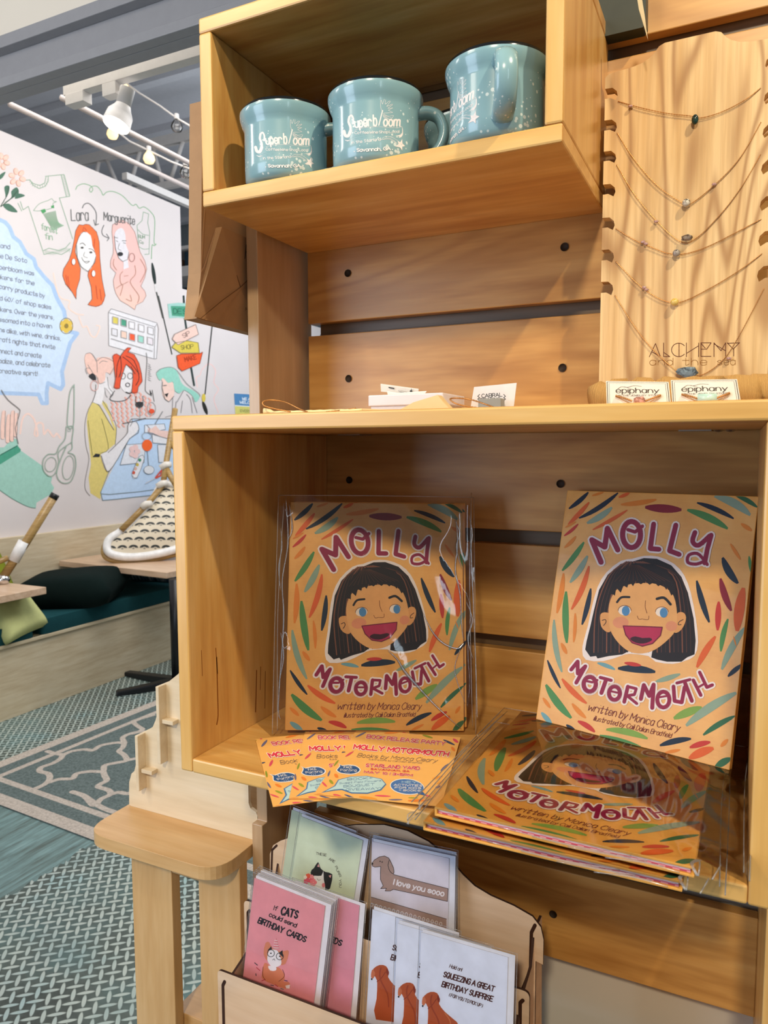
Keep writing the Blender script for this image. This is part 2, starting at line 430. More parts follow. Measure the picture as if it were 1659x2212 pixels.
# ================================================================== THE SETTING
FLZ = -1.254; XW = -4.1
def floor_mat():
    m, nt, b = newmat('tread_plate_floor'); tc = nt.nodes.new('ShaderNodeTexCoord')
    mp = nt.nodes.new('ShaderNodeMapping'); mp.inputs['Rotation'].default_value = (0, 0, -math.radians(40)); mp.inputs['Scale'].default_value = (29, 29, 29)
    nt.links.new(tc.outputs['Object'], mp.inputs[0]); sp = nt.nodes.new('ShaderNodeSeparateXYZ'); nt.links.new(mp.outputs[0], sp.inputs[0])
    X, Y = E(nt, sp.outputs[0]), E(nt, sp.outputs[1])
    def loz(A, B, off):
        j = (B+.5)._op('FLOOR'); lb = B-j
        s = A-j-off; la = (s+1)._op('WRAP', 2.0, 0.0)-1          # wrapped to -1..1, alternate rows shifted by one
        e = (la/.82)._op('POWER', 2.0)
        la2 = (la/.82); lb2 = lb/.21
        return (la2*la2+lb2*lb2)
    e = loz(X, Y, 0)._op('MINIMUM', loz(Y, X, 1))
    h = (E(nt, e.k)*-1+1)._op('MAXIMUM', 0)._op('MINIMUM', .45)/.45
    v = coords(nt)
    n1 = noise(nt, v, 2.1, 4, .6); n2 = noise(nt, v, 60, 4, .7); n3 = noise(nt, v, 5, 3, .5)
    base = ramp(nt, n1, [(.35, '333c36'), (.5, '44514b'), (.68, '4d6c6b')])
    base = mixc(nt, ramp(nt, n2, [(.35, '000000'), (.65, '606060')]), base, '7d8d86')
    top = ramp(nt, n3, [(.3, '93a9a6'), (.55, 'b5bfb6'), (.8, '8fb5b8')])
    nt.links.new(mixc(nt, h.k, base, top), b.inputs['Base Color'])
    b.inputs['Roughness'].default_value = .42
    bump(nt, b, h.k, .6, .002)
    return m
def wall_mat(name, c, bs=.05):
    m, nt, b = newmat(name); v = coords(nt); n = noise(nt, v, 260, 2, .5)
    nt.links.new(ramp(nt, noise(nt, v, 3, 3, .5), [(.3, tuple(k*.96 for k in lin(c))), (.7, c)]), b.inputs['Base Color'])
    b.inputs['Roughness'].default_value = .7; bump(nt, b, n, bs, .0008); return m
M_WALL = wall_mat('white_wall_paint', 'd9d0ce'); M_CREAM = wall_mat('cream_wall_paint', 'e6dfd2', .25); M_GREYW = wall_mat('greige_wall_paint', 'c9c0b4')
M_BEAM = flat('grey_beam_paint', '97989d', .5, vary=.02); M_CEIL = flat('ceiling_paint', 'd6d8df', .7, vary=.02); M_WHITE = flat('white_metal_paint', 'e9e4e0', .5, vary=.02)
fl = mesh_obj('floor', [(-9, -3.5, FLZ), (4, -3.5, FLZ), (4, 10, FLZ), (-9, 10, FLZ)], [(0, 1, 2, 3)], floor_mat()); tag(fl, kind='structure')
# worn painted strip where the tread pattern has gone
def worn_mat():
    m, nt, b = newmat('worn_teal_floor'); v = coords(nt, (1, 1, 1), (0, 0, -.9)); v2 = coords(nt, (30, 2.5, 1), (0, 0, .35))
    a = ramp(nt, noise(nt, v2, 1.5, 5, .7, .3), [(.3, '4c5751'), (.46, '67817f'), (.6, '7d9c9b'), (.8, '96aeab')])
    nt.links.new(mixc(nt, ramp(nt, noise(nt, v, 9, 4, .6), [(.4, '000000'), (.62, '808080')]), a, '5c6a62'), b.inputs['Base Color'])
    b.inputs['Roughness'].default_value = .5; return m
def z25(x, y): return (x/2.567, 1350+y/2.567)
A = Art(lambda u, v, h: at_z(u, v, FLZ)+Vector((0, 0, h)), 2e-4)
rn = random.Random(3)
edge = [(-60, 985), (100, 1040), (300, 1085), (560, 1150), (560, 1190), (500, 1225), (430, 1255), (380, 1300), (330, 1330), (250, 1385), (200, 1410), (150, 1440), (95, 1485), (40, 1500), (0, 1525), (-60, 1545)]
P = []
for a, b in zip(edge, edge[1:]):
    for k in range(5):
        t = k/5; P.append((a[0]*(1-t)+b[0]*t+rn.uniform(-9, 9), a[1]*(1-t)+b[1]*t+(rn.uniform(-9, 9) if a[1] > 1180 else 0)))
A.poly([z25(*p) for p in P], worn_mat(), 1)
o = A.build('worn_paint', fl)
ce = mesh_obj('ceiling', [(-9, 1.3, 3.95), (1.5, 1.3, 3.95), (1.5, 10, 3.95), (-9, 10, 3.95)], [(0, 1, 2, 3)], M_CEIL); tag(ce, kind='structure')
for i in range(9):                                            # corrugated deck ribs
    box('deck_rib', (-9, 1.5+i*.9, 3.88), (1.4, 1.6+i*.9, 3.95), M_CEIL, ce, 0)
wl = mesh_obj('wall_left', [(XW, -.5, FLZ), (XW, 4.75, FLZ), (XW, 4.75, 2.52), (XW, -.5, 2.52), (XW-.12, -.5, FLZ), (XW-.12, 4.75, FLZ), (XW-.12, 4.75, 2.52), (XW-.12, -.5, 2.52)],
              [(0, 1, 2, 3), (4, 7, 6, 5), (3, 2, 6, 7), (1, 5, 6, 2)], M_WALL); tag(wl, kind='structure')
wf = mesh_obj('wall_far', [(XW, 4.75, FLZ), (XW, 8.2, FLZ), (XW, 8.2, 1.80), (XW, 4.75, 1.80), (XW-.12, 8.2, FLZ), (XW-.12, 8.2, 1.8), (XW-.12, 4.75, 1.8)],
              [(0, 1, 2, 3), (1, 4, 5, 2), (3, 2, 5, 6)], M_WALL); tag(wf, kind='structure')
wb = box('wall_back', (-9, 9.0, FLZ), (1.5, 9.1, 3.95), flat('far_wall_grey', '8f989d', .8), None, 0); tag(wb, kind='structure')
wr = box('wall_rear', (-.03, .345, FLZ), (2.2, .40, 1.9), M_GREYW, None, 0); tag(wr, kind='structure')
# header over the opening: grey channel beam with cream wall above
BY = 1.0
b0 = at_y(0, 207, BY).z; b1 = at_y(0, 97, BY).z
bm_ = box('trim_1', (-3.9, BY, b0), (.9, BY+.045, b1), M_BEAM, None, .002); tag(bm_, kind='structure')
box('lower_flange', (-3.9, BY-.035, b0), (.9, BY, b0+.028), M_BEAM, bm_, .002)
box('upper_flange', (-3.9, BY-.035, b1-.035), (.9, BY, b1), M_BEAM, bm_, .002)
wh = box('wall_header', (-3.9, BY-.02, b1), (.9, BY+.1, b1+1.4), M_CREAM, None, 0); tag(wh, kind='structure')
# roof joist, beams and pipes beyond
def bar(name, a, b, r, mat, parent=None, seg=6): return tube(name, [a, b], r, mat, parent, seg)
jt = thing('roof_joist', 'white open web steel joist crossing under the grey ceiling', 'joist', (-4, 5.6, 2.2))
JY = 5.6
ta, tb = at_y(100, 357, JY), at_y(560, 246, JY); ba, bb = at_y(240, 421, JY), at_y(560, 346, JY)
o = box('top_chord', (ta.x, JY-.03, ta.z-.10), (tb.x, JY+.03, ta.z), M_WHITE, jt, 0); keep(o, jt)
zb = at_y(420, 381, JY).z
o = box('bottom_chord', (ba.x-1, JY-.03, zb-.07), (bb.x, JY+.03, zb), M_WHITE, jt, 0); keep(o, jt)
for (u0, v0, u1, v1) in ((214, 343, 196, 400), (229, 338, 262, 420), (303, 322, 276, 398), (330, 350, 352, 395), (396, 305, 366, 390), (415, 302, 440, 370), (480, 285, 450, 365)):
    p, q = at_y(u0, v0, JY), at_y(u1, v1, JY); p.z = ta.z-.08; q.z = zb-.02
    keep(bar('web', p, q, .022, M_WHITE), jt)
for i, (u0, v0, u1, v1, r, lab) in enumerate(((20, 222, 365, 388, .022, 'long pale pink conduit running nearest the mural wall top'),
        (132, 203, 430, 369, .020, 'white conduit starting at the small lit fitting under the grey beam'))):
    X0 = -3.0 if i == 0 else -2.3
    p = at_x(u0, v0, X0); q = at_x(u1, v1, X0); zz = (p.z+q.z)/2; p.z = q.z = zz
    t = bar('ceiling_pipe', p, q+Vector((0, .8, 0)), r*(.7), flat('conduit_paint', 'b5aaa6', .5, vary=.02)); tag(t, lab, 'pipe', 'pipes under the ceiling')
p = at_x(287, 388, -4.4); q = at_x(420, 442, -4.4)
t = box('roof_beam', (-4.43, p.y-.1, p.z-.03), (-4.37, q.y+2, p.z+.03), M_WHITE, None, .004); tag(t, 'thick white beam running away past the end of the mural wall', 'beam')
# far room stuff seen between mural wall and paper bag
tk = thing('storage_tank', 'tall pale grey cylindrical tank in the far room beyond the mural wall', 'tank', (-6.4, 7.6, FLZ))
G_T = flat('galvanised_grey', 'b4b9bb', .35, metal=.3)
for dx, uu in ((0, 385), (0, 418)):
    c = at_y(uu, 500, 7.8)
    o = lathe('tank_body', [(0, FLZ+.2), (.27, FLZ+.2), (.30, .95), (.30, 2.3), (.25, 2.5), (0, 2.55)], G_T, None, 28); o.location = (c.x, c.y, -.2+.1*dx); keep(o, tk)
sh = thing('far_shelf', 'pale shelf with dark blue goods in the far room', 'shelf', (-5.5, 6.8, 1.6))
c = at_y(390, 590, 6.8)
keep(box('shelf_board', (c.x-.8, 6.6, c.z-.10), (c.x+1.6, 7.0, c.z+.02), M_WHITE, None), sh)
keep(box('upper_board', (c.x-.8, 6.6, c.z+.22), (c.x+1.6, 7.0, c.z+.26), M_WHITE, None), sh)
keep(box('goods', (c.x-.5, 6.65, c.z+.02), (c.x+.1, 6.95, c.z+.14), flat('brown_goods', '7a5a40', .7), None), sh)
keep(box('goods', (c.x+.2, 6.65, c.z+.02), (c.x+1.2, 6.95, c.z+.2), flat('navy_goods', '1f3a4a', .7), None), sh)
t = box('far_cabinet', (c.x-1.0, 7.0, c.z-.55), (c.x+2.2, 7.25, c.z-.13), flat('navy_goods', '1f3a4a', .7), None); tag(t, 'dark blue cabinet top beyond the lower white wall', 'cabinet')
for sx in (c.x-.78, c.x+1.56): keep(box('shelf_post', (sx, 6.75, FLZ), (sx+.04, 6.8, c.z+.3), M_WHITE, None), sh)
# ------------------------------------------------------------------ bench along the mural wall
XB = -3.34
bn = thing('bench', 'long built in plywood bench under the mural', 'bench', (-3.7, 2.5, FLZ))
keep(box('front_panel', (XB-.02, -.4, FLZ+.0), (XB, 6.4, -.80), W_BENCH, None, .002), bn)
keep(box('seat_board', (XW, -.4, -.82), (XB+.015, 6.4, -.80), W_BENCH, None, .002), bn)
zt = at_x(180, 1142, XW+.05).z
keep(box('back_panel', (XW, -.4, -.80), (XW+.05, 6.4, zt), W_BENCH, None, .002), bn)
def cushion(name, c, half, mat, lab, cat, grp, rot=(0, 0, 0), puff=.35, n=14, corner=True):
    """pillow: a grid swollen in the middle, pinched corners"""
    bm = bmesh.new(); V = {}
    for s in (1, -1):
        for i in range(n+1):
            for j in range(n+1):
                a, b = 2*i/n-1, 2*j/n-1
                e = max(0, (1-a**4)*(1-b**4))**puff
                k = 1-.10*(abs(a)**2*abs(b)**2) if corner else 1
                sx = a*half[0]*(1-.07*(1-b*b)*abs(a) if corner else 1); sy = b*half[1]*(1-.07*(1-a*a)*abs(b) if corner else 1)
                if s == -1 and (i in (0, n) or j in (0, n)): V[s, i, j] = V[1, i, j]; continue
                V[s, i, j] = bm.verts.new((sx, sy, s*half[2]*e))
        for i in range(n):
            for j in range(n):
                q = (V[s, i, j], V[s, i+1, j], V[s, i+1, j+1], V[s, i, j+1]); bm.faces.new(q if s == 1 else q[::-1])
    o = bm_obj(name, bm, mat, None, True); o.location = c; o.rotation_euler = rot
    return tag(o, lab, cat, grp)
def cloth(name, col, rough=.9):
    m, nt, b = newmat(name); c = lin(col); v = coords(nt)
    nt.links.new(ramp(nt, noise(nt, v, 5, 4, .6), [(.3, tuple(k*.8 for k in c)), (.7, tuple(min(1, k*1.12) for k in c))]), b.inputs['Base Color'])
    b.inputs['Roughness'].default_value = rough; b.inputs['Specular IOR Level'].default_value = .1; bump(nt, b, noise(nt, v, 400, 2, .5), .3, .001); return m
M_TEAL = cloth('dark_teal_fabric', '1c474c'); M_BLACKG = cloth('black_green_fabric', '0d1a18'); M_OLIVE = cloth('olive_fabric', '7d8427'); M_LIME = cloth('pale_lime_fabric', 'c6c98a')
def stripe_fabric():
    m, nt, b = newmat('blue_stripe_fabric'); v = coords(nt, (1, 1, 1))
    n = noise(nt, coords(nt, (14, 2.5, 3)), 1.6, 3, .6, .8)
    nt.links.new(ramp(nt, n, [(.35, '27445c'), (.48, '5a7a92'), (.58, 'b3c0c9')]), b.inputs['Base Color']); b.inputs['Roughness'].default_value = .9; return m
M_STRIPE = stripe_fabric()
y1 = at_x(68, 1385, XB).y; y2 = at_x(95, 1380, XB).y
cz = -.745
def seatpad(y0, y1, lab):
    bm = bmesh.new(); P = rounded([(XW+.08, y0, -.80), (XB+.01, y0, -.80), (XB+.01, y1, -.80), (XW+.08, y1, -.80)], .03, 3)
    o = prism('seat_cushion', P, (0, 0, 1), .10, M_TEAL); bm.free(); bevel(o, .02, 4)
    for p in o.data.polygons: p.use_smooth = True
    return tag(o, lab, 'cushion', 'teal seat cushions on the bench')
seatpad(1.0, 2.44, 'dark teal seat cushion at the left edge of the photo on the bench')
seatpad(2.50, 6.3, 'long dark teal seat cushion running under the black pillow')
q = at_z(150, 1320, -.66)
cushion('throw_pillow', (-3.56, 2.93, -.60), (.34, .26, .12), M_BLACKG, 'black green throw pillow lying flat on the bench cushion', 'pillow', None, (0.06, -.08, .5))
cushion('throw_pillow', (-3.72, 4.02, -.60), (.25, .27, .10), M_STRIPE, 'blue and grey streaked pillow lying on the bench behind the right table', 'pillow', None, (.2, .1, .2))
cushion('throw_pillow', (-3.93, 4.35, -.33), (.27, .27, .09), M_STRIPE, 'grey blue streaked pillow standing against the plywood bench back', 'pillow', None, (0, 1.3, .1))
cushion('throw_pillow', (-3.80, 2.42, -.52), (.24, .24, .09), M_OLIVE, 'olive green pillow leaning on the bench behind the left table', 'pillow', None, (0, 1.1, .1))
cushion('throw_pillow', (-3.40, 2.36, -.66), (.14, .17, .07), M_LIME, 'small pale lime pillow under the left table edge', 'pillow', None, (0.2, .9, .3))
# ------------------------------------------------------------------ rug
A = Art(lambda u, v, h: at_z(u, v, FLZ+.006)+Vector((0, 0, h)), 3e-4)
def rug_mat(n, c1, c2):
    m, nt, b = newmat(n); nt.links.new(ramp(nt, noise(nt, coords(nt), 90, 5, .75), [(.38, c1), (.62, c2)]), b.inputs['Base Color']); b.inputs['Roughness'].default_value = .95; return m
RG, RC = rug_mat('rug_slate', '4a5755', '6f7b78'), rug_mat('rug_cream', 'a89c90', 'c9bdb0')
c0 = at_z(-121, 1695, FLZ); ca_ = at_z(345, 1512, FLZ); cb_ = at_z(200, 1792, FLZ)
d1 = (ca_-c0).normalized(); d2 = Vector((d1.y, -d1.x, 0))
L1, L2 = 3.6, 2.3
def RP(a, b, h=0): return c0+d1*a+d2*b+Vector((0, 0, h))
rg = prism('rug', [RP(0, 0), RP(L1, 0), RP(L1, L2), RP(0, L2)], (0, 0, 1), .006, RG)
tag(rg, 'slate grey rug with cream trellis pattern on the tread plate floor', 'rug')
RA = Art(lambda a, b, h: RP(a, b, .006+h), 3e-4)
for off, wd in ((.035, .07), (.16, .035)):
    RA.stroke([(off, off), (L1-off, off), (L1-off, L2-off), (off, L2-off), (off, off)], wd, RC, 1)
# trellis lines traced on the rug plane, then repeated out of view
def rz(P):
    out = []
    for x, y in smooth_pts([Vector(q) for q in P], 4): q = at_z(x/2.567, 1350+y/2.567, FLZ+.006)-c0; out.append((q.dot(d1), q.dot(d2)))
    return out
for P in ([(195, 908), (245, 885), (275, 855), (268, 825), (222, 812), (228, 790), (290, 768), (335, 742), (352, 720), (400, 700), (470, 690), (515, 695), (560, 668), (650, 652), (690, 655), (680, 625), (730, 600), (800, 590)],
          [(275, 872), (330, 855), (400, 852), (425, 825), (500, 812), (570, 812), (580, 780), (640, 765), (700, 752), (690, 722), (660, 700), (680, 680), (690, 655)],
          [(400, 925), (470, 950), (520, 1000), (560, 965), (612, 940), (600, 915), (545, 898), (560, 880), (592, 862), (580, 835), (572, 812)],
          [(612, 940), (660, 928), (715, 935), (760, 900), (830, 890), (900, 880)], [(700, 752), (760, 740), (820, 745), (860, 700)], [(850, 500), (780, 520), (738, 535), (770, 565), (790, 580), (745, 600), (730, 600)],
          [(470, 950), (560, 1010), (640, 1040)], [(352, 720), (300, 712), (262, 700)]):
    RA.stroke(rz(P), .030, RC, 1, seg=6)
for i in range(4):
    for j in range(3):
        cx_, cy_ = 1.9+i*.5, .45+j*.6
        for a in range(4): RA.ring((cx_+.12*math.cos(a*PI/2), cy_+.14*math.sin(a*PI/2)), .12, .14, .03, RC, 1, n=10, a0=a*PI/2-PI*.55, a1=a*PI/2+PI*.55)
RA.build('rug_pattern', rg)
# ------------------------------------------------------------------ cafe tables
M_BLKM = flat('black_metal', '14161a', .35)
def cafe_table(cx, cy, ang, L, Wd, lab, pole, zt=-.48):
    t = thing('cafe_table', lab, 'table', (cx, cy, FLZ)); H = zt-FLZ
    box('table_top', (-L/2, -Wd/2, H-.042), (L/2, Wd/2, H), W_TABLE, t, .003)
    for px_, py_ in pole:
        o = tube('pole', [(px_, py_, .04), (px_, py_, H-.04)], .042, M_BLKM, t, 20)
        for k in range(3):
            a = (PI, PI*1.32, PI*.0)[k]; l = (.52, .40, .30)[k]; c_ = Vector((px_, py_, 0)); d = Vector((math.cos(a), math.sin(a), 0)); n = Vector((-d.y, d.x, 0))
            P = [c_+n*.04, c_+d*l+n*.03, c_+d*l-n*.03, c_-n*.04]
            V = [p+Vector((0, 0, .06 if i in (0, 3) else .03)) for i, p in enumerate(P)]+[p for p in P]
            bevel(mesh_obj('foot', V, [(0, 1, 2, 3), (7, 6, 5, 4), (0, 4, 5, 1), (1, 5, 6, 2), (2, 6, 7, 3), (3, 7, 4, 0)], M_BLKM, t), .008)
    t.rotation_euler = (0, 0, ang); return t
zt = -.48
lc, rc = at_z(128, 1211, zt), at_z(360, 1237, zt)
d = (rc-lc); ang = math.atan2(d.y, d.x); L = d.length; n = Vector((-d.y, d.x, 0)).normalized(); ctr = (lc+rc)/2+n*.31
bp = at_z(363, 1492, FLZ)+Vector((0, .10, 0)); lp = Vector((bp.x-ctr.x, bp.y-ctr.y, 0)); lp = Matrix.Rotation(-ang, 3, 'Z') @ lp
cafe_table(ctr.x, ctr.y, ang, L, .62, 'maple topped cafe table with black pole beside the display cubby', [(lp.x, lp.y)])
a2 = at_z(100, 1268, zt)
cafe_table(a2.x-.5, a2.y-.36, 0, 1.0, .72, 'maple topped cafe table cut off by the left edge of the photo', [(-.3, 0)])
# ------------------------------------------------------------------ rattan chairs upturned on the tables
def rattan_mat():
    m, nt, b = newmat('rattan'); nt.links.new(ramp(nt, noise(nt, coords(nt, (3, 3, 40)), 3, 3), [(.3, '8f6d3c'), (.7, 'b8975c')]), b.inputs['Base Color']); b.inputs['Roughness'].default_value = .35; return m
def weave_mat():
    m, nt, b = newmat('woven_fan_pattern'); tc = nt.nodes.new('ShaderNodeTexCoord'); mp = nt.nodes.new('ShaderNodeMapping'); mp.inputs['Scale'].default_value = (13, 13, 13)
    nt.links.new(tc.outputs['UV'], mp.inputs[0]); sp = nt.nodes.new('ShaderNodeSeparateXYZ'); nt.links.new(mp.outputs[0], sp.inputs[0])
    X, Y = E(nt, sp.outputs[0]), E(nt, sp.outputs[1])
    Y = Y*1.35
    j = Y._op('FLOOR'); sx = (X+j*.5)._op('WRAP', 1.0, 0.0)-.5; sy = (Y-j)-.15
    r = (sx*sx+sy*sy)._op('SQRT'); ringm = ((r-.32)._op('ABSOLUTE')*-1+.15)._op('MAXIMUM', 0)._op('MINIMUM', .03)/.03
    up = (sy*8)._op('MAXIMUM', 0)._op('MINIMUM', 1.0)
    dots = ((r*-1+.13)._op('MAXIMUM', 0)*30)._op('MINIMUM', 1.0)
    f = (ringm*up)._op('MAXIMUM', dots*.6)
    nt.links.new(mixc(nt, f.k, 'ddd0b8', '2f3230'), b.inputs['Base Color']); b.inputs['Roughness'].default_value = .6; return m
M_RAT, M_WEAVE, M_CORD, M_WPL = rattan_mat(), weave_mat(), flat('cream_binding', 'ddd6cc', .7), flat('white_plastic', 'eceae8', .35)
cp = at_z(300, 1214, zt)               # where the rounded seat rim meets the table
nrm = (Vector((CAM.x, CAM.y, 0))-Vector((cp.x, cp.y, 0))).normalized()
pn = (nrm+Vector((0, 0, .45))).normalized()
cp0 = Vector((cp.x, cp.y, zt+.03))
def CH(u, v, h=0): return at_plane(u, v, cp0, pn)+pn*h
ch = thing('rattan_chair', 'rattan chair with cream and black woven seat upturned on the right table', 'chair', tuple(cp0))
out = [(352, 1047), (330, 1080), (300, 1112), (262, 1148), (236, 1165), (228, 1182), (234, 1198), (262, 1206), (300, 1206), (345, 1199), (385, 1188), (425, 1172), (452, 1150), (440, 1118), (412, 1080), (388, 1050)]
Q = [CH(u, v, .02) for u, v in out]; cen = sum(Q, Vector())/len(Q)
S_ = smooth_pts(Q, 5, True)
bm = bmesh.new(); uvl = bm.loops.layers.uv.new('UVMap')
uu = (CH(400, 1150)-CH(300, 1150)).normalized(); vv = pn.cross(uu).normalized()
rings = []
for k in range(6):
    f = k/5; rings.append([bm.verts.new(cen+(p-cen)*(.93*(1-f)+.001)+pn*(.05*f*(2-f))) for p in S_])
for a, b in zip(rings, rings[1:]):
    for i in range(len(S_)): bm.faces.new((a[i], a[(i+1) % len(S_)], b[(i+1) % len(S_)], b[i]))
for f in bm.faces:
    for l in f.loops: p = l.vert.co-cen; l[uvl].uv = (p.dot(uu), p.dot(vv))
keep(bm_obj('woven_seat', bm, M_WEAVE, None, True), ch)
keep(tube('seat_rim', [cen+(p-cen)*.97 for p in S_], .030, M_WPL, None, 10, True), ch)
keep(tube('rattan_rim', [cen+(p-cen)*1.04-pn*.035-Vector((0, 0, .012)) for p in S_], .020, M_RAT, None, 10, True), ch)
for P in (((352, 1052), (358, 1010), (366, 960), (372, 925), (378, 890)), ((352, 1052), (330, 1080), (300, 1112), (262, 1150)), ((358, 1015), (368, 1035), (390, 1070)), ((366, 960), (400, 1000), (430, 1060))):
    keep(tube('rattan_leg', [CH(u, v, .05) for u, v in P], .022, M_RAT, None, 10), ch)
for c_ in ((357, 1012), (350, 1052), (316, 1096)):
    keep(tube('cord_binding', [CH(c_[0]-10, c_[1]+6, .06), CH(c_[0], c_[1], .075), CH(c_[0]+10, c_[1]-2, .06)], .026, M_CORD, None, 8), ch)
ch2 = thing('rattan_chair', 'upturned rattan chair leg with white tag on the left table', 'chair', tuple(at_z(5, 1262, zt)))
nn = Vector((CAM.x+3.2, CAM.y-2.2, 0)).normalized(); base2 = at_z(2, 1262, zt)+Vector((0, 0, .03))
def C2(u, v, h=0): return at_plane(u, v, base2, nn)+nn*h
keep(tube('leg', [C2(117, 1072), C2(60, 1165), C2(8, 1245)], .026, M_RAT, None, 12), ch2)
keep(tube('leg_cap', [C2(114, 1077), C2(120, 1067)], .027, M_BLKM, None, 12), ch2)
keep(tube('white_tag', [C2(29, 1212), C2(52, 1170)], .034, M_WPL, None, 10), ch2)
keep(tube('cord_binding', [C2(-30, 1226), C2(-5, 1214), C2(18, 1205)], .018, M_RAT, None, 8), ch2)
o = lathe('foot_ball', [(0, -.035), (.03, -.028), (.045, 0), (.03, .028), (0, .035)], flat('chrome', 'd8d4d2', .15, metal=1), None, 20); o.location = C2(6, 1252); keep(o, ch2)
# ------------------------------------------------------------------ lights and cables of the far room
M_GLOW = bpy.data.materials.new('lamp_glow'); M_GLOW.use_nodes = True
M_GLOW.node_tree.nodes['Principled BSDF'].inputs['Emission Color'].default_value = (1, .93, .72, 1); M_GLOW.node_tree.nodes['Principled BSDF'].inputs['Emission Strength'].default_value = 5
M_AMB = bpy.data.materials.new('bulb_glow'); M_AMB.use_nodes = True
M_AMB.node_tree.nodes['Principled BSDF'].inputs['Emission Color'].default_value = (1, .66, .24, 1); M_AMB.node_tree.nodes['Principled BSDF'].inputs['Emission Strength'].default_value = 1.1
M_AMB.node_tree.nodes['Principled BSDF'].inputs['Base Color'].default_value = (1, .8, .5, 1)
def glassy(name, tint=(1, 1, 1), f=.12, rough=.05):
    m, nt, b = newmat(name); nt.nodes.remove(b); o = nt.nodes['Material Output']
    t = nt.nodes.new('ShaderNodeBsdfTransparent'); t.inputs[0].default_value = (*tint, 1)
    g = nt.nodes.new('ShaderNodeBsdfGlossy'); g.inputs['Roughness'].default_value = rough
    fr = nt.nodes.new('ShaderNodeFresnel'); fr.inputs[0].default_value = 1.35
    mx = nt.nodes.new('ShaderNodeMixShader'); ad = E(nt, fr.outputs[0])*1.0+f
    nt.links.new(ad.k, mx.inputs[0]); nt.links.new(t.outputs[0], mx.inputs[1]); nt.links.new(g.outputs[0], mx.inputs[2]); nt.links.new(mx.outputs[0], o.inputs[0])
    return m
M_GLASS = glassy('clear_glass', (.95, .93, .9), .06)
TY = 1.30
tr = thing('track_light', 'white track spotlight shining below the grey beam', 'spotlight', tuple(at_y(300, 160, TY)))
pa, pb = at_y(145, 194, TY), at_y(425, 119, TY)
zz = at_y(300, 152, TY).z
keep(box('track_rail', (pa.x, TY-.018, zz-.02), (.4, TY+.018, zz+.012), M_WHITE, None), tr)
keep(box('track_feed', (at_y(150, 198, TY).x, TY-.02, zz-.055), (at_y(188, 190, TY).x, TY+.02, zz-.02), M_WHITE, None), tr)
j = at_y(243, 178, TY); keep(box('adapter', (j.x-.03, TY-.018, zz-.06), (j.x+.03, TY+.018, zz-.02), M_WHITE, None), tr)
keep(bar('stem', Vector((j.x+.005, TY, zz-.05)), at_y(246, 208, TY), .009, M_WHITE), tr)
h0, h1, h2 = at_y(276, 192, TY-.0), at_y(264, 236, TY-.01), at_y(251, 270, TY-.03)
keep(tube('lamp_body', [h0, h0+(h1-h0)*.02, h1+(h0-h1)*.15], .024, M_WHITE, None, 24), tr)
ax = (h2-h1).normalized()
bm = bmesh.new(); tube_bm(bm, [h1+(h0-h1)*.2, h1+(h0-h1)*.05, h1+ax*.02, h1+ax*.06, h2], [.024, .028, .041, .045, .045], 28); keep(bm_obj('lamp_head', bm, M_WHITE, None, True), tr)
bm = bmesh.new(); tube_bm(bm, [h2+ax*.0005, h2+ax*.002], [.042, .042], 28); keep(bm_obj('lens', bm, M_GLOW, None, False), tr)
keep(tube('bracket', [Vector((j.x+.02, TY, zz-.05)), at_y(262, 187, TY), at_y(273, 195, TY)], .005, M_WHITE, None, 8), tr)
for u, v, lit, lab in ((264, 182, 1, 'lit round bulb right beside the white spotlight stem'), (243, 288, 1, 'lit round bulb just under the spotlight head'),
                       (322, 341, 1, 'lit amber bulb hanging on the string below the joist top'), (382, 272, 0, 'unlit clear bulb nearest the display cubby near the ceiling'), (401, 372, 0, 'unlit clear bulb beside the paper bag top')):
    Y = 3.6; c = at_y(u, v, Y)
    t = thing('string_light', lab, 'light bulb', tuple(c), 'string light bulbs in the far room')
    o = lathe('bulb', [(0, -.045), (.03, -.035), (.042, -.01), (.036, .015), (.018, .04), (.014, .05)], M_AMB if lit else M_GLASS, None, 20); o.location = c; keep(o, t)
    o = lathe('socket', [(0, .08), (.016, .08), (.017, .045), (.012, .045)], M_WHITE, None, 14); o.location = c; keep(o, t)
def cab(P, lab):
    c = tube('string_cable', [at_y(u, v, 3.6) for u, v in P], .007, M_WHITE, None, 5); tag(c, lab, 'cable', 'string light cables')
cab(((150, 215), (243, 275), (280, 305), (322, 325), (372, 350), (430, 372)), 'white cable joining the two lit bulbs and the bulb by the paper bag')
cab(((264, 172), (300, 200), (345, 228), (382, 255), (430, 283)), 'white cable running to the unlit bulb near the ceiling')
# ================================================================== MURAL on the left wall
MU = Art(lambda u, v, h: at_x(u, v, XW)+Vector((h, 0, 0)), 6e-5, .6)
def Z(x0, y0, s): return lambda P: [(x0+a/s, y0+b/s) for a, b in P]
GR, DK, PK, OR, TL_, YL, BL_, SAGE = '8fa08c', '6b6a69', 'f0c4b4', 'f2703a', '9ccfbd', 'dcc877', 'bfd5ee', '5f9a6c'
k = Z(0, 480, 5.267)
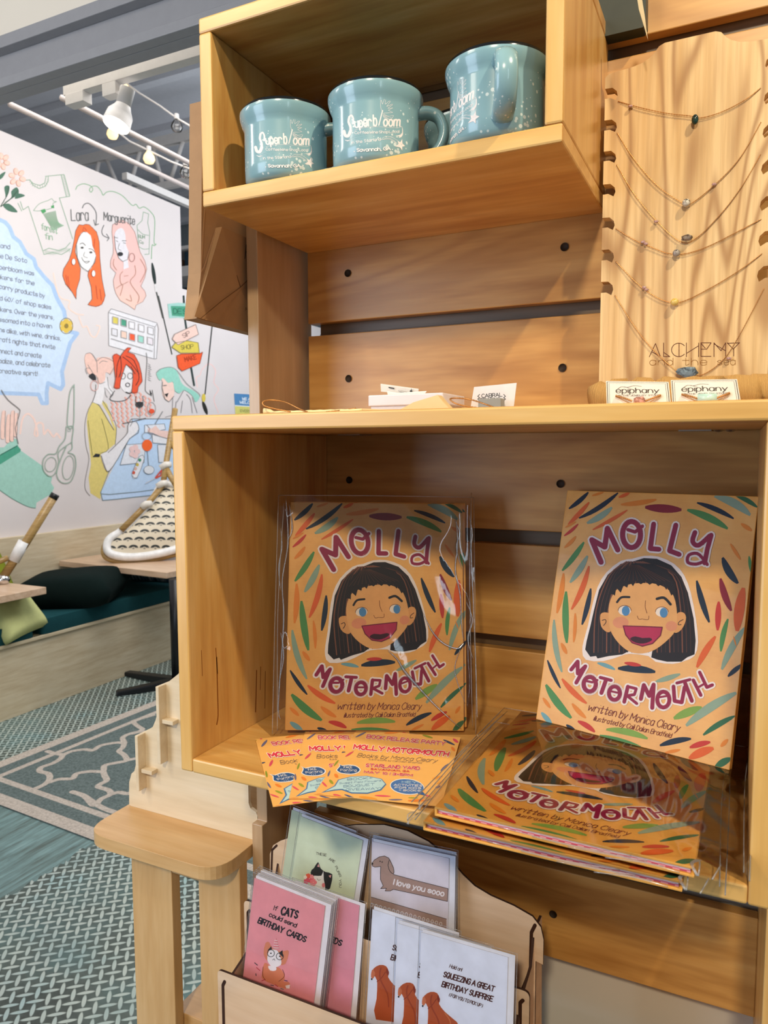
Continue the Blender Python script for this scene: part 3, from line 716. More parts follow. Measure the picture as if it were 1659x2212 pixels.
# blue state outline with its text
blue = [(-80, -60), (60, 0), (110, 60), (150, 165), (225, 225), (300, 360), (385, 420), (410, 510), (500, 620), (595, 720), (650, 870), (730, 1010), (745, 1120), (760, 1240), (880, 1265), (800, 1370), (745, 1560), (705, 1700), (720, 1850), (690, 1900), (545, 1830), (530, 1940), (535, 2060), (480, 2060), (440, 1960), (200, 1950), (-80, 1940)]
MU.poly(k(blue), 'c8d9ee', 0)
MU.stroke(k(blue[:-1]), 8.5, 'a6bfdf', 1)
MU.stroke(k(blue[-3:]), 8.5, 'a6bfdf', 1)
for t, a, b, c_, d in (('and', 5, 290, 112, 305), ('ne De Soto', -30, 400, 305, 462), ('Superbloom was', -85, 518, 385, 607), ('makers for the', -75, 630, 388, 718), ('carry products by', -8, 752, 508, 862),
        ('and 60% of shop sales', -75, 872, 580, 992), ('makers. Over the years,', -75, 1000, 612, 1108), ('blossomed into a haven', -90, 1118, 588, 1208), ('ons alike, with wine, drinks,', -40, 1240, 690, 1345),
        ('craft nights that invite', -40, 1350, 625, 1445), ('connect and create', -75, 1478, 468, 1545), ('socialize, and celebrate', -85, 1592, 568, 1652), ('creative spirit!', -15, 1712, 425, 1748)):
    (p0, p1) = k([(a, b), (c_, d)]); MU.text(t, p0, p1, 9.5, 1.15, '8b8f97', 3, up=(0, -1))
fc = (143, 704)
for i in range(6): MU.ell((fc[0]+7.5*math.cos(i*PI/3+.5), fc[1]+9*math.sin(i*PI/3+.5)), 6.5, 6.5, 'dcb94e', 2)
MU.ring(fc, 14, 17, 1.2, '8a7a45', 3); MU.ell(fc, 4, 5, '8f7a3a', 4)
k = Z(0, 320, 6.636)
# flowers top left
for c_, r in (((30, 190), 70), ((245, 420), 80)):
    for i in range(6):
        a = i*PI/3+.3; e = k([(c_[0]+r*math.cos(a), c_[1]+r*math.sin(a)*1.1)])[0]; MU.ell(e, 7.5, 5.5, 'e2ab93', 2, a); MU.ell(e, 6.6, 4.6, PK, 3, a)
for P in ([(10, 830), (80, 720), (60, 560), (130, 540), (130, 620), (95, 700)], [(30, 800), (160, 710), (160, 620), (240, 560), (270, 640), (210, 700)], [(210, 720), (260, 650), (360, 680), (260, 720)], [(40, 820), (120, 795), (200, 850), (250, 920), (120, 900)], [(0, 380), (80, 340), (30, 430), (-30, 450)]):
    MU.poly(k(P), '4d6f5c', 2, smooth=3)
MU.stroke(k([(10, 830), (95, 690), (120, 560)]), 1.6, '44584a', 3); MU.stroke(k([(10, 840), (160, 720), (260, 600)]), 1.8, '44584a', 3)
# t-shirt
g = '8ba58c'
for P in ([(370, 460), (430, 455), (470, 530), (560, 580), (650, 545), (690, 470), (690, 400)], [(420, 455), (480, 510), (570, 535), (640, 500), (660, 405)], [(650, 405), (915, 378), (1000, 690), (850, 715), (1040, 1300)], [(875, 385), (950, 690)],
          [(290, 765), (330, 885), (405, 835), (630, 1525), (750, 1495), (880, 1525), (960, 1480), (1010, 1440)], [(255, 790), (310, 900)], [(620, 1470), (700, 1435), (850, 1470), (940, 1430), (1005, 1355)]):
    MU.stroke(k(P), 1.6, g, 2)
for i in range(14): a, b = 885+i*5.6, 400+i*21; MU.stroke(k([(a, b), (a+45, b-6)]), .9, g, 2)
for i in range(12): t = i/11*PI; MU.stroke(k([(555+120*math.cos(t), 455+75*math.sin(t)), (555+140*math.cos(t), 455+120*math.sin(t))]), .9, g, 2)
for i in range(22): a = 640+i*17; b = 1470+25*math.sin(i/22*6); MU.stroke(k([(a, b-15), (a+6, b+35)]), .8, g, 2)
MU.stroke(k([(480, 895), (560, 800), (690, 750), (740, 725), (770, 760), (810, 768), (760, 790), (740, 860), (560, 900), (480, 895)]), 1.3, g, 2, smooth=3)
MU.poly(k([(580, 890), (640, 870), (660, 910), (610, 940)]), '4f9a5f', 3); MU.poly(k([(730, 830), (770, 815), (775, 860), (735, 860)]), '4f9a5f', 3)
for i in range(13): t = i/12; MU.stroke(k([(620+t*170, 940-t*40), (690+t*140, 1060), (760+t*150, 1180-t*70)]), 1.0, '8db392', 3, smooth=3)
MU.text('forest', *k([(590, 1160), (820, 1230)]), 13, 1.2, '8db392', 3, up=(0, -1)); MU.text('fin', *k([(640, 1300), (750, 1320)]), 13, 1.2, '8db392', 3, up=(0, -1))
k = Z(120, 400, 6.9125)
MU.stroke(k([(300, 65), (330, 10), (420, 0-20), (520, 10), (555, 60), (530, 105), (505, 70), (540, 20), (620, 20), (680, 90), (710, 150), (760, 105), (860, 95), (1000, 160), (1140, 300), (1200, 285), (1250, 345), (1320, 325), (1420, 400), (1480, 520), (1470, 850), (1500, 880), (1470, 905), (1440, 900), (1430, 1100)]), 1.8, '86ab86', 2, smooth=4)
# arrows, names
MU.stroke(k([(400, 340), (430, 285), (500, 275), (580, 360), (610, 450), (600, 590)]), 2.2, DK, 2, smooth=4); MU.stroke(k([(570, 520), (590, 600), (640, 580)]), 2, DK, 2)
MU.stroke(k([(720, 600), (690, 680), (710, 750), (790, 790)]), 2, DK, 2, smooth=4); MU.stroke(k([(760, 730), (800, 790), (770, 830)]), 1.8, DK, 2)
MU.text('Lara', *k([(235, 530), (490, 525)]), 24, 2.0, DK, 3, up=(-.05, -1)); MU.text('Marguerite', *k([(720, 520), (1180, 590)]), 17, 1.9, DK, 3, up=(0, -1))
# bottle
MU.stroke(k([(1310, 400), (1390, 430), (1375, 560), (1405, 700), (1395, 1030), (1330, 1035)]), 1.4, g, 2); MU.stroke(k([(1310, 400), (1290, 530), (1215, 600), (1240, 900)]), 1.4, g, 2)
MU.stroke(k([(1225, 660), (1300, 730), (1390, 750)]), 1.3, g, 2, smooth=3); MU.stroke(k([(1240, 915), (1310, 955), (1390, 950)]), 1.3, g, 2, smooth=3)
MU.text('RUM', *k([(1235, 790), (1330, 800)]), 7, 1, g, 3, up=(0, -1)); MU.text('Co', *k([(1250, 860), (1310, 880)]), 6, 1, g, 3, up=(0, -1))
# orange-haired portrait
hair = [(410, 600), (350, 590), (300, 680), (275, 830), (240, 1000), (200, 1120), (120, 1250), (105, 1350), (150, 1480), (250, 1600), (305, 1700), (310, 1560), (360, 1400), (370, 1250), (340, 1150), (290, 1000), (300, 900), (350, 760), (420, 690), (520, 750), (560, 950), (600, 1040), (590, 1150), (500, 1270), (480, 1350), (530, 1520), (545, 1700), (480, 1785), (600, 1815), (690, 1780), (740, 1650), (690, 1400), (660, 1100), (650, 850), (610, 700), (500, 590), (440, 585)]
MU.poly(k(hair), OR, 2, smooth=2); MU.stroke(k(hair+[hair[0]]), 1.1, '6f4a3a', 3)
face = [(415, 700), (350, 780), (310, 900), (320, 1080), (380, 1220), (480, 1290), (560, 1180), (600, 1060), (545, 900), (520, 750)]
MU.poly(k(face), 'e9e4e0', 3, smooth=2); MU.stroke(k(face[2:8]), 1.1, DK, 4)
MU.stroke(k([(360, 880), (400, 865), (440, 900)]), 1.5, DK, 4, smooth=3); MU.stroke(k([(490, 950), (540, 960), (580, 1000)]), 1.5, DK, 4, smooth=3)
MU.ell(k([(390, 935)])[0], 3.2, 2.2, '555350', 5); MU.ell(k([(520, 1005)])[0], 3.2, 2.2, '555350', 5)
MU.stroke(k([(430, 1000), (415, 1060), (470, 1085)]), 1.0, DK, 4, smooth=3); MU.stroke(k([(385, 1080), (420, 1140), (500, 1135), (450, 1165), (395, 1110)]), 1.2, DK, 4, smooth=3)
for c_ in ((262, 1145), (560, 1320)): MU.ell(k([c_])[0], 4, 7, 'f3efec', 4); MU.ring(k([c_])[0], 4, 7, .8, '8a6a5a', 5)
for P in ([(150, 1340), (170, 1480), (230, 1580)], [(180, 1360), (200, 1500)], [(600, 1500), (620, 1700)], [(660, 1550), (680, 1720)], [(430, 640), (460, 680)], [(420, 620), (400, 680)], [(580, 800), (570, 950)]): MU.stroke(k(P), .9, 'a2503a', 4)
# pink-haired portrait
hair = [(930, 560), (900, 570), (850, 590), (840, 700), (860, 900), (860, 1020), (820, 1130), (820, 1230), (900, 1310), (860, 1420), (870, 1520), (900, 1620), (960, 1720), (1080, 1790), (1180, 1860), (1200, 1790), (1300, 1740), (1350, 1650), (1330, 1580), (1270, 1510), (1330, 1380), (1360, 1250), (1330, 1130), (1260, 1000), (1220, 850), (1180, 700), (1090, 570), (1000, 525), (940, 530)]
def pinkm():
    m, nt, b = newmat('pink_to_peach_paint'); tc = nt.nodes.new('ShaderNodeTexCoord'); sp = nt.nodes.new('ShaderNodeSeparateXYZ'); nt.links.new(tc.outputs['Object'], sp.inputs[0])
    f = (E(nt, sp.outputs[2])-1.3)/.5; nt.links.new(ramp(nt, f.k, [(.0, 'f2cbb0'), (.9, 'e9b8b0')]), b.inputs['Base Color']); b.inputs['Roughness'].default_value = .6; return m
MU.poly(k(hair), pinkm(), 2, smooth=2); MU.stroke(k(hair+[hair[0]]), 1.0, 'b09088', 3)
face = [(960, 640), (900, 680), (875, 760), (890, 950), (940, 1090), (1000, 1140), (1070, 1110), (1090, 1000), (1050, 900), (1040, 750), (1010, 660)]
MU.poly(k(face), 'ded9dc', 3, smooth=2); MU.poly(k([(1010, 1130), (1075, 1110), (1090, 1230), (1010, 1260)]), 'ded9dc', 3)
MU.stroke(k(face[2:8]), 1.0, DK, 4); MU.ell(k([(960, 1030)])[0], 6, 4.5, '2d2c30', 5)
MU.stroke(k([(880, 780), (920, 790)]), 1.3, DK, 4); MU.stroke(k([(990, 830), (1050, 830)]), 1.3, DK, 4); MU.stroke(k([(900, 830), (925, 845)]), 1.1, DK, 4); MU.stroke(k([(1005, 860), (1040, 870)]), 1.1, DK, 4); MU.stroke(k([(950, 870), (930, 950), (975, 975)]), .9, DK, 4, smooth=3)
MU.ring(k([(1135, 1080)])[0], 6, 9, 1.2, 'a58078', 4)
for P in ([(1000, 1290), (960, 1350), (980, 1480), (1080, 1440)], [(900, 1540), (1000, 1490), (960, 1650)], [(1180, 1200), (1190, 1330), (1110, 1450), (1240, 1650), (1220, 1760)], [(1020, 1360), (1080, 1350)], [(1260, 1100), (1340, 1270), (1260, 1450)], [(1050, 1700), (1130, 1730), (1110, 1640)], [(870, 1100), (860, 1190), (910, 1270)]): MU.stroke(k(P), 1.0, 'b8917f', 4, smooth=4)
# brush with black tip
MU.leaf(*k([(1440, 1160)])[0], *k([(1490, 1500)])[0], 8, '1f2b28', 3); MU.stroke(k([(1490, 1490), (1500, 1580)]), 5, 'd8d2d0', 3); MU.stroke(k([(1500, 1580), (1600, 1980)]), 3, '44443f', 3)
k = Z(170, 640, 5.7207)
MU.stroke(k([(985, 0), (1150, 715)]), 2.6, '3f423f', 3)
MU.stroke(k([(1650, 340), (1560, 1210)]), 2.6, '2e302e', 3); MU.ell(k([(1540, 1255)])[0], 4, 9, 'd8c04e', 4); MU.leaf(*k([(1530, 1300)])[0], *k([(1585, 1460)])[0], 8, '23221f', 4)
MU.stroke(k([(1295, 0), (1300, 90)]), 4.5, '2c3a38', 3); MU.stroke(k([(1310, 270), (1330, 400)]), 4.5, '2c3a38', 2); MU.stroke(k([(1385, 870), (1425, 1100)]), 4.5, '2c3a38', 3)
sign = [(1095, 95), (1230, 80), (1560, 110), (1560, 300), (1230, 265), (1115, 270)]
MU.poly(k(sign), '9fc9bf', 3); MU.poly(k([(1135, 120), (1540, 130), (1540, 270), (1150, 240)]), '4b9a7c', 4); MU.text('DESOTO', *k([(1165, 215), (1500, 225)]), 11, 1.3, '2f6b55', 5, up=(0, -1))
MU.poly(k([(1150, 530), (1180, 470), (1440, 350), (1475, 470), (1220, 600)]), 'eec8ba', 4); MU.stroke(k([(1150, 530), (1180, 470), (1440, 350), (1475, 470), (1220, 600), (1150, 530)]), 1.2, '8f7f78', 5); MU.text('SIP', *k([(1285, 520), (1375, 475)]), 9, 1.2, '8f7770', 5)
MU.poly(k([(1145, 630), (1190, 575), (1340, 550), (1470, 575), (1485, 700), (1250, 700)]), 'd9c452', 4); MU.stroke(k([(1145, 630), (1190, 575), (1340, 550), (1470, 575), (1485, 700), (1250, 700), (1145, 630)]), 1.2, '8a8046', 5); MU.text('SHOP', *k([(1255, 660), (1410, 645)]), 9, 1.2, '857a3c', 5)
MU.poly(k([(1205, 735), (1260, 710), (1490, 705), (1525, 690), (1490, 830), (1270, 925), (1225, 880)]), 'ee5a2a', 4); MU.stroke(k([(1205, 735), (1260, 715), (1490, 710), (1525, 690), (1490, 830), (1270, 925), (1225, 880), (1205, 735)]), 1.2, '9a4026', 5); MU.text('MAKE', *k([(1310, 810), (1450, 775)]), 10, 1.4, 'b03a1c', 5)
# paint palette
MU.poly(k([(365, 200), (400, 155), (965, 330), (975, 760), (930, 775), (370, 610)]), 'e3dfe0', 2)
MU.stroke(k([(365, 200), (400, 155), (965, 330), (985, 400), (960, 770), (930, 775), (370, 610), (365, 200), (940, 380), (930, 770)]), 1.3, '9b9697', 3)
MU.stroke(k([(400, 525), (905, 680)]), 2.2, 'a9a4a4', 3); MU.stroke(k([(940, 380), (965, 340)]), 1.2, '9b9697', 3)
row1 = ((415, 250, 'd8c65a'), (518, 278, '4b9a7c'), (618, 310, 'e6e2e4'), (735, 345, 'e6e2e4'), (850, 378, 'e6e2e4')); row2 = ((405, 395, 'dedadd'), (520, 425, 'eec8b4'), (622, 455, 'ee5a32'), (730, 480, '9ad0bf'), (845, 505, 'e2d8dc'))
for x, y, c_ in row1+row2:
    q = [(x, y), (x+68, y+18), (x+68, y+100), (x, y+82)]; MU.poly(k(q), c_, 3); MU.stroke(k(q+[q[0]]), 1.6, 'aba5a4', 4)
# three people at the blue table
MU.poly(k([(70, 780), (90, 710), (150, 710), (220, 820), (230, 760), (390, 760), (440, 850), (400, 960), (330, 940), (320, 1040), (240, 1085), (215, 980), (120, 960), (90, 880)]), 'ecc2b3', 3, smooth=3)
for P in ([(90, 710), (150, 705), (215, 800), (225, 940)], [(225, 800), (290, 755), (400, 790), (440, 850), (380, 970)], [(250, 830), (290, 800), (350, 810)], [(100, 960), (80, 900), (130, 890), (170, 950)], [(110, 850), (160, 930)], [(230, 1000), (250, 1080), (320, 1060)]): MU.stroke(k(P), 1.1, '8d8380', 4, smooth=4)
MU.poly(k([(120, 985), (170, 950), (210, 1000), (200, 1050), (150, 1020)]), '2b2a2c', 4, smooth=3); MU.ring(k([(190, 1105)])[0], 8, 11, 1.5, 'd9a8a0', 4)
MU.poly(k([(210, 1090), (205, 1200), (170, 1310), (280, 1350), (310, 1200), (330, 1130), (400, 1220), (430, 1180), (370, 1080), (340, 1000)]), 'e6e0df', 3)
MU.stroke(k([(210, 1090), (205, 1200), (170, 1300)]), 1.2, DK, 4); MU.stroke(k([(350, 1000), (370, 1130), (425, 1200), (390, 1250)]), 1.0, DK, 4, smooth=3); MU.stroke(k([(315, 1130), (330, 1220), (350, 1250)]), .9, DK, 4)
red = [(600, 635), (640, 640), (600, 690), (680, 720), (740, 830), (770, 960), (780, 1050), (730, 1120), (720, 1190), (650, 1190), (665, 1000), (660, 920), (580, 840), (540, 950), (510, 1050), (500, 1140), (430, 1130), (450, 1020), (430, 860), (415, 740), (460, 710), (510, 740), (560, 670)]
MU.poly(k(red), 'e2532f', 4, smooth=2); MU.stroke(k(red+[red[0]]), 1, '7a3a2c', 5)
for P in ([(510, 740), (520, 900), (490, 1000)], [(540, 750), (640, 830), (740, 960)], [(580, 740), (680, 800), (740, 1000), (700, 1100)], [(510, 740), (470, 850), (460, 1000)], [(640, 870), (690, 960)]): MU.stroke(k(P), 1.5, '4a2622', 5, smooth=3)
MU.poly(k([(580, 850), (520, 960), (510, 1100), (580, 1190), (650, 1150), (665, 1000), (655, 920)]), 'e6e0df', 3, smooth=3)
for c_ in ((540, 985), (630, 985)): MU.ring(k([c_])[0], 5.6, 6.5, 1.1, '66605e', 5)
MU.ring(k([(600, 1095)])[0], 4.5, 4, 1.6, '4a4444', 5); MU.stroke(k([(580, 1185), (620, 1200), (650, 1190)]), 2, '2d2a2a', 5)
MU.stroke(k([(440, 1170), (380, 1270), (470, 1300), (580, 1280), (640, 1220)]), 1.6, '4d4a4a', 4, smooth=3)
for i in range(9):
    x = 410+i*58; y0 = (1310, 1310, 1305, 1250, 1200, 1170, 1190, 1230, 1260)[i]; y1 = (1560, 1640, 1640, 1560, 1500, 1500, 1480, 1490, 1495)[i]
    n_ = int((y1-y0)/28); MU.stroke(k([(x+(12 if j % 2 else -12)+(y-y0)*.08, y) for j, y in ((j, y0+28*j) for j in range(n_+1))]), 3.0, 'ecab9c', 3, smooth=2)
# raised arm, glass
MU.stroke(k([(830, 700), (840, 800), (820, 1100), (830, 1180), (900, 1230)]), 1.2, DK, 4, smooth=3); MU.poly(k([(875, 1150), (905, 1215), (880, 1215)]), '2b2a2c', 4)
MU.stroke(k([(905, 1160), (930, 1300)]), 1.2, DK, 4)
for i in range(8): MU.stroke(k([(850, 830+i*28), (880+8*(i % 3), 850+i*28), (860, 870+i*24)]), .7, '8f8c8c', 4)
MU.poly(k([(700, 1310), (790, 1310), (780, 1370), (710, 1370)]), '2e2d30', 5, smooth=2); MU.stroke(k([(705, 1235), (700, 1320), (745, 1380), (790, 1320), (785, 1235)]), 1.2, '55504f', 5, smooth=2); MU.stroke(k([(750, 1380), (750, 1500)]), 1, DK, 5)
MU.ell(k([(895, 1420)])[0], 6, 5, 'e2532f', 5); MU.ring(k([(895, 1390)])[0], 9, 14, 1, '9a9090', 4)
# teal haired person
MU.poly(k([(1000, 990), (1035, 1060), (1030, 1210), (1060, 1270), (1110, 1300), (1170, 1240), (1190, 1100), (1100, 1000)]), 'f0cdbf', 3)
MU.stroke(k([(1030, 1060), (1025, 1130), (1045, 1210), (1060, 1270), (1110, 1305), (1170, 1235)]), 1.1, DK, 5); MU.poly(k([(1055, 1210), (1105, 1195), (1085, 1250)]), '2d2b2c', 5); MU.stroke(k([(1040, 1105), (1080, 1100)]), 1.6, '5a5450', 5)
teal = [(960, 940), (1010, 900), (1130, 880), (1210, 930), (1260, 1060), (1320, 1120), (1420, 1170), (1490, 1240), (1440, 1310), (1400, 1230), (1300, 1160), (1240, 1200), (1180, 1160), (1160, 1060), (1100, 1070), (1040, 1010), (1000, 1040), (965, 990)]
MU.poly(k(teal), '96cfbd', 4, smooth=3); MU.stroke(k([(960, 940), (1010, 898), (1130, 875), (1220, 930), (1330, 1080), (1480, 1200), (1490, 1240)]), 1.1, '8d9490', 5, smooth=3)
for P in ([(1160, 1260), (1150, 1460)], [(1200, 1300), (1190, 1440)], [(1330, 1210), (1380, 1280), (1400, 1440)], [(1280, 1290), (1260, 1440)], [(1400, 1250), (1460, 1440)], [(1290, 1170), (1210, 1310)], [(1065, 1495), (1150, 1470)]): MU.stroke(k(P), 1.1, '8f8c8e', 4, smooth=3)
# pink squiggle clouds
k2 = Z(320, 340, 3.95)
MU.stroke(k2([(420, 1960), (410, 1880), (440, 1860), (460, 1810), (520, 1760), (575, 1820), (560, 1920), (600, 1980), (560, 2060), (600, 2180)]), 2.0, 'efc9c4', 2, smooth=4)
MU.stroke(k([(0, 250), (50, 380), (100, 370), (150, 480), (210, 500), (260, 380), (220, 360)]), 2.6, 'f0d2c2', 2, smooth=4)
MU.stroke([(115, 590), (128, 640), (150, 650), (148, 665), (165, 678), (180, 680)], 2.6, 'f0d2c2', 2, smooth=4)
k = Z(170, 820, 7.541)
yel = [(220, 360), (150, 480), (130, 700), (150, 900), (180, 1150), (200, 1380), (160, 1600), (190, 1850), (350, 1950), (370, 1800), (490, 1500), (420, 1460), (350, 1230), (470, 1150), (600, 1040), (610, 800), (540, 640), (460, 400), (380, 330), (360, 360), (500, 600), (570, 820), (430, 560), (340, 420), (280, 370)]
MU.poly(k(yel), YL, 2); MU.stroke(k([(220, 360), (130, 560), (95, 800), (120, 1100), (165, 1300), (100, 1650), (110, 1800), (180, 1890)]), 1.3, '8f8a88', 3, smooth=3)
MU.stroke(k([(220, 365), (330, 420), (450, 620), (570, 820)]), 1.5, '6f6c68', 3, smooth=3); MU.stroke(k([(380, 330), (500, 520), (600, 720), (610, 880), (590, 1060)]), 1.3, '7f7b70', 3, smooth=3)
MU.stroke(k([(150, 670), (175, 900), (220, 1230)]), 1.2, '8a8250', 3); MU.stroke(k([(370, 640), (430, 850), (480, 1130), (350, 1200)]), 1.2, '8a8250', 3, smooth=3)
MU.poly(k([(220, 1260), (270, 1205), (345, 1215), (330, 1260)]), '23262c', 4)
# arm and fist
MU.poly(k([(350, 1220), (480, 1170), (690, 980), (790, 860), (800, 760), (850, 640), (870, 700), (940, 690), (970, 800), (900, 900), (820, 960), (640, 1270), (490, 1480), (430, 1450)]), 'e4dfe0', 4, smooth=2)
MU.stroke(k([(470, 1190), (690, 980), (790, 860), (790, 760), (850, 640), (860, 700), (830, 760)]), 1.2, DK, 5, smooth=2); MU.stroke(k([(360, 1240), (430, 1450), (490, 1490), (640, 1270), (820, 960), (960, 870), (965, 750), (930, 690)]), 1.2, DK, 5, smooth=2)
MU.stroke(k([(710, 715), (850, 690), (1080, 630)]), 1.8, '5b5350', 5)
# blue table
MU.poly(k([(350, 1860), (640, 1270), (800, 1000), (870, 650), (1600, 640), (1600, 1780), (1300, 1780), (1000, 1830), (500, 1870)]), BL_, 1)
MU.poly(k([(350, 1860), (500, 1870), (1000, 1830), (1300, 1780), (1600, 1760), (1600, 1840), (900, 1920), (400, 1970)]), 'c3d8f3', 2)
MU.stroke(k([(360, 1862), (500, 1872), (1000, 1825), (1300, 1782), (1600, 1760)]), 1.9, '7f8d94', 3); MU.stroke(k([(355, 1830), (385, 1968), (600, 1950), (900, 1915), (1240, 1880)]), 1.9, '7f8d94', 3); MU.stroke(k([(350, 1850), (490, 1500), (640, 1270), (790, 1030)]), 1.4, '7f8d94', 3); MU.stroke(k([(870, 640), (1600, 640)]), 1.6, '6f7478', 3)
for P, c_ in (([(770, 1060), (1080, 1040), (1060, 1350), (670, 1390)], 'dfe0e6'), ([(1070, 740), (1390, 720), (1410, 810), (1180, 860), (1070, 860)], 'dfe0e6'), ([(1190, 880), (1440, 960), (1430, 1050), (1200, 1030)], 'e3e1e4'), ([(1280, 1060), (1440, 1060), (1430, 1340), (1300, 1350)], 'dfe0e6')):
    MU.poly(k(P), c_, 3); MU.stroke(k(P+[P[0]]), 1.1, '84898f', 4)
for i in range(5): MU.ell(k([(900+50*math.cos(i*1.257), 1170+70*math.sin(i*1.257))])[0], 6, 6, 'e9c4c0', 5)
MU.poly(k([(860, 1560), (980, 1250), (1060, 1270), (1040, 1340), (940, 1600)]), 'e6e4e8', 4, smooth=2); MU.stroke(k([(860, 1540), (980, 1250), (1060, 1280), (940, 1600), (860, 1560)]), 1, '84898f', 5, smooth=2)
for c_, co in (((985, 1310), '3f8a6a'), ((945, 1385), 'c9b050'), ((915, 1450), 'd9b0a0'), ((885, 1515), 'd25a44')): MU.ell(k([c_])[0], 3.2, 3.6, co, 6)
MU.ell(k([(1105, 1070)])[0], 11, 12.5, 'f2662a', 6); MU.ring(k([(1100, 920)])[0], 10, 8, 1.2, '9a9da2', 5); MU.stroke(k([(1110, 1160), (1130, 1400)]), 1.4, '7d848a', 5); MU.ell(k([(1135, 1470)])[0], 11, 9, 'dfe0e4', 5); MU.ring(k([(1135, 1470)])[0], 11, 9, 1, '8a8f95', 6)
MU.poly(k([(1180, 800), (1250, 750), (1320, 830), (1480, 840), (1440, 960), (1200, 870), (1120, 850), (1130, 780)]), 'ecc8bd', 4, smooth=2); MU.stroke(k([(1100, 740), (1150, 800), (1130, 850), (1200, 890), (1440, 960)]), 1.1, '8a8488', 5, smooth=2); MU.stroke(k([(1240, 720), (1360, 520)]), 1.3, '77797c', 5)
MU.stroke(k([(1240, 1600), (1370, 1440), (1330, 1560), (1260, 1600)]), 3, 'd8503c', 5); MU.stroke(k([(1240, 1600), (1080, 1690)]), 2.4, 'c9cdd6', 5)
# hand with teal sleeve, squiggle, scissors
k = Z(0, 820, 7.372)
MU.poly(k([(-60, 1080), (60, 1080), (200, 940), (270, 950), (290, 1050), (330, 1130), (670, 1370), (720, 1500), (830, 1560), (810, 1640), (860, 1720), (820, 1820), (580, 1960), (570, 2040), (440, 2020), (200, 1900), (-60, 1720)]), '9ecabb', 2)
MU.poly(k([(-60, 1250), (0, 1200), (270, 1050), (330, 1110), (320, 1150), (0, 1350), (-60, 1370)]), '4b9c81', 3); MU.stroke(k([(-60, 1720), (200, 1900), (440, 2020), (560, 2045)]), 1.4, '6f9a8c', 3, smooth=3)
MU.stroke(k([(0, 1200), (270, 1050)]), 1.4, '2e6b57', 4)
MU.stroke(k([(15, 165), (120, 320), (290, 460), (310, 520), (260, 700), (240, 800), (285, 1020)]), 1.7, '7d7876', 4, smooth=3)
for x, y0, y1 in ((40, 520, 920), (120, 580, 980), (185, 520, 960), (240, 560, 880)): MU.stroke(k([(x+20, y0), (x, (y0+y1)/2), (x, y1)]), 8.5, 'efc8ba', 3, smooth=3); MU.stroke(k([(x+38, y0-20), (x+32, (y0+y1)/2), (x+25, y1)]), 1.0, '7d7876', 4, smooth=3)
MU.stroke(k([(320, 860), (360, 620), (450, 545), (550, 650), (600, 880), (550, 870), (590, 700), (680, 710), (700, 870), (760, 800), (850, 910), (900, 860), (960, 930)]), 4, 'efcfc3', 2, smooth=4)
g2 = '98ab9c'
for P in ([(1175, 80), (1110, 200), (1080, 450), (1070, 740), (1160, 740), (1175, 400), (1175, 80)], [(1050, 750), (1160, 755), (1140, 960), (1140, 1100), (1080, 1160), (1180, 1210), (1200, 1400), (1120, 1620), (980, 1640), (900, 1530), (930, 1350), (1050, 1060)],
          [(1050, 750), (1030, 940), (940, 1060), (880, 1180), (760, 1190), (680, 1290), (690, 1450), (790, 1540), (880, 1480), (930, 1300), (930, 1150), (1130, 1000)]): MU.stroke(k(P), 2.0, g2, 4, smooth=4)
MU.ring(k([(800, 1350)])[0], 12, 16, 1.4, g2, 4, .3); MU.ring(k([(1080, 1400)])[0], 12, 26, 1.4, g2, 4, .15); MU.ring(k([(1095, 805)])[0], 3, 3, 1, g2, 4)
mural = MU.build('painted_mural', wl)
# small blue and yellow poster on the far white wall
pp = [at_x(u, v, XW) for u, v in ((505, 850), (560, 853), (560, 905), (508, 902))]
po = thing('wall_poster', 'small blue over yellow poster on the white wall beside the wooden upright', 'poster', tuple(pp[0]))
def PQ(a, b, h=0): return (pp[0]*(1-a)+pp[1]*a)*(1-b)+(pp[3]*(1-a)+pp[2]*a)*b+Vector((h, 0, 0))
keep(prism('poster_sheet', [PQ(0, 0, .002), PQ(1, 0, .002), PQ(1, 1, .002), PQ(0, 1, .002)], (1, 0, 0), .002, paint('dfe6ea')), po)
PA = Art(lambda a, b, h: PQ(a, b, .004+h), 3e-4)
PA.poly([(0, 0), (1, 0), (1, .48), (0, .48)], '4f86b8', 1); PA.poly([(0, .52), (1, .52), (1, 1), (0, 1)], 'd9d072', 1)
PA.text('WE ARE', (.3, .25), (.8, .25), .1, .03, 'cfdcea', 3, up=(0, -1)); PA.text('WELCOME', (.2, .40), (.9, .40), .1, .03, 'cfdcea', 3, up=(0, -1)); PA.text('EVERY ONE', (.2, .75), (.9, .75), .1, .03, 'a9a460', 3, up=(0, -1))
keep(PA.build('poster_print'), po)
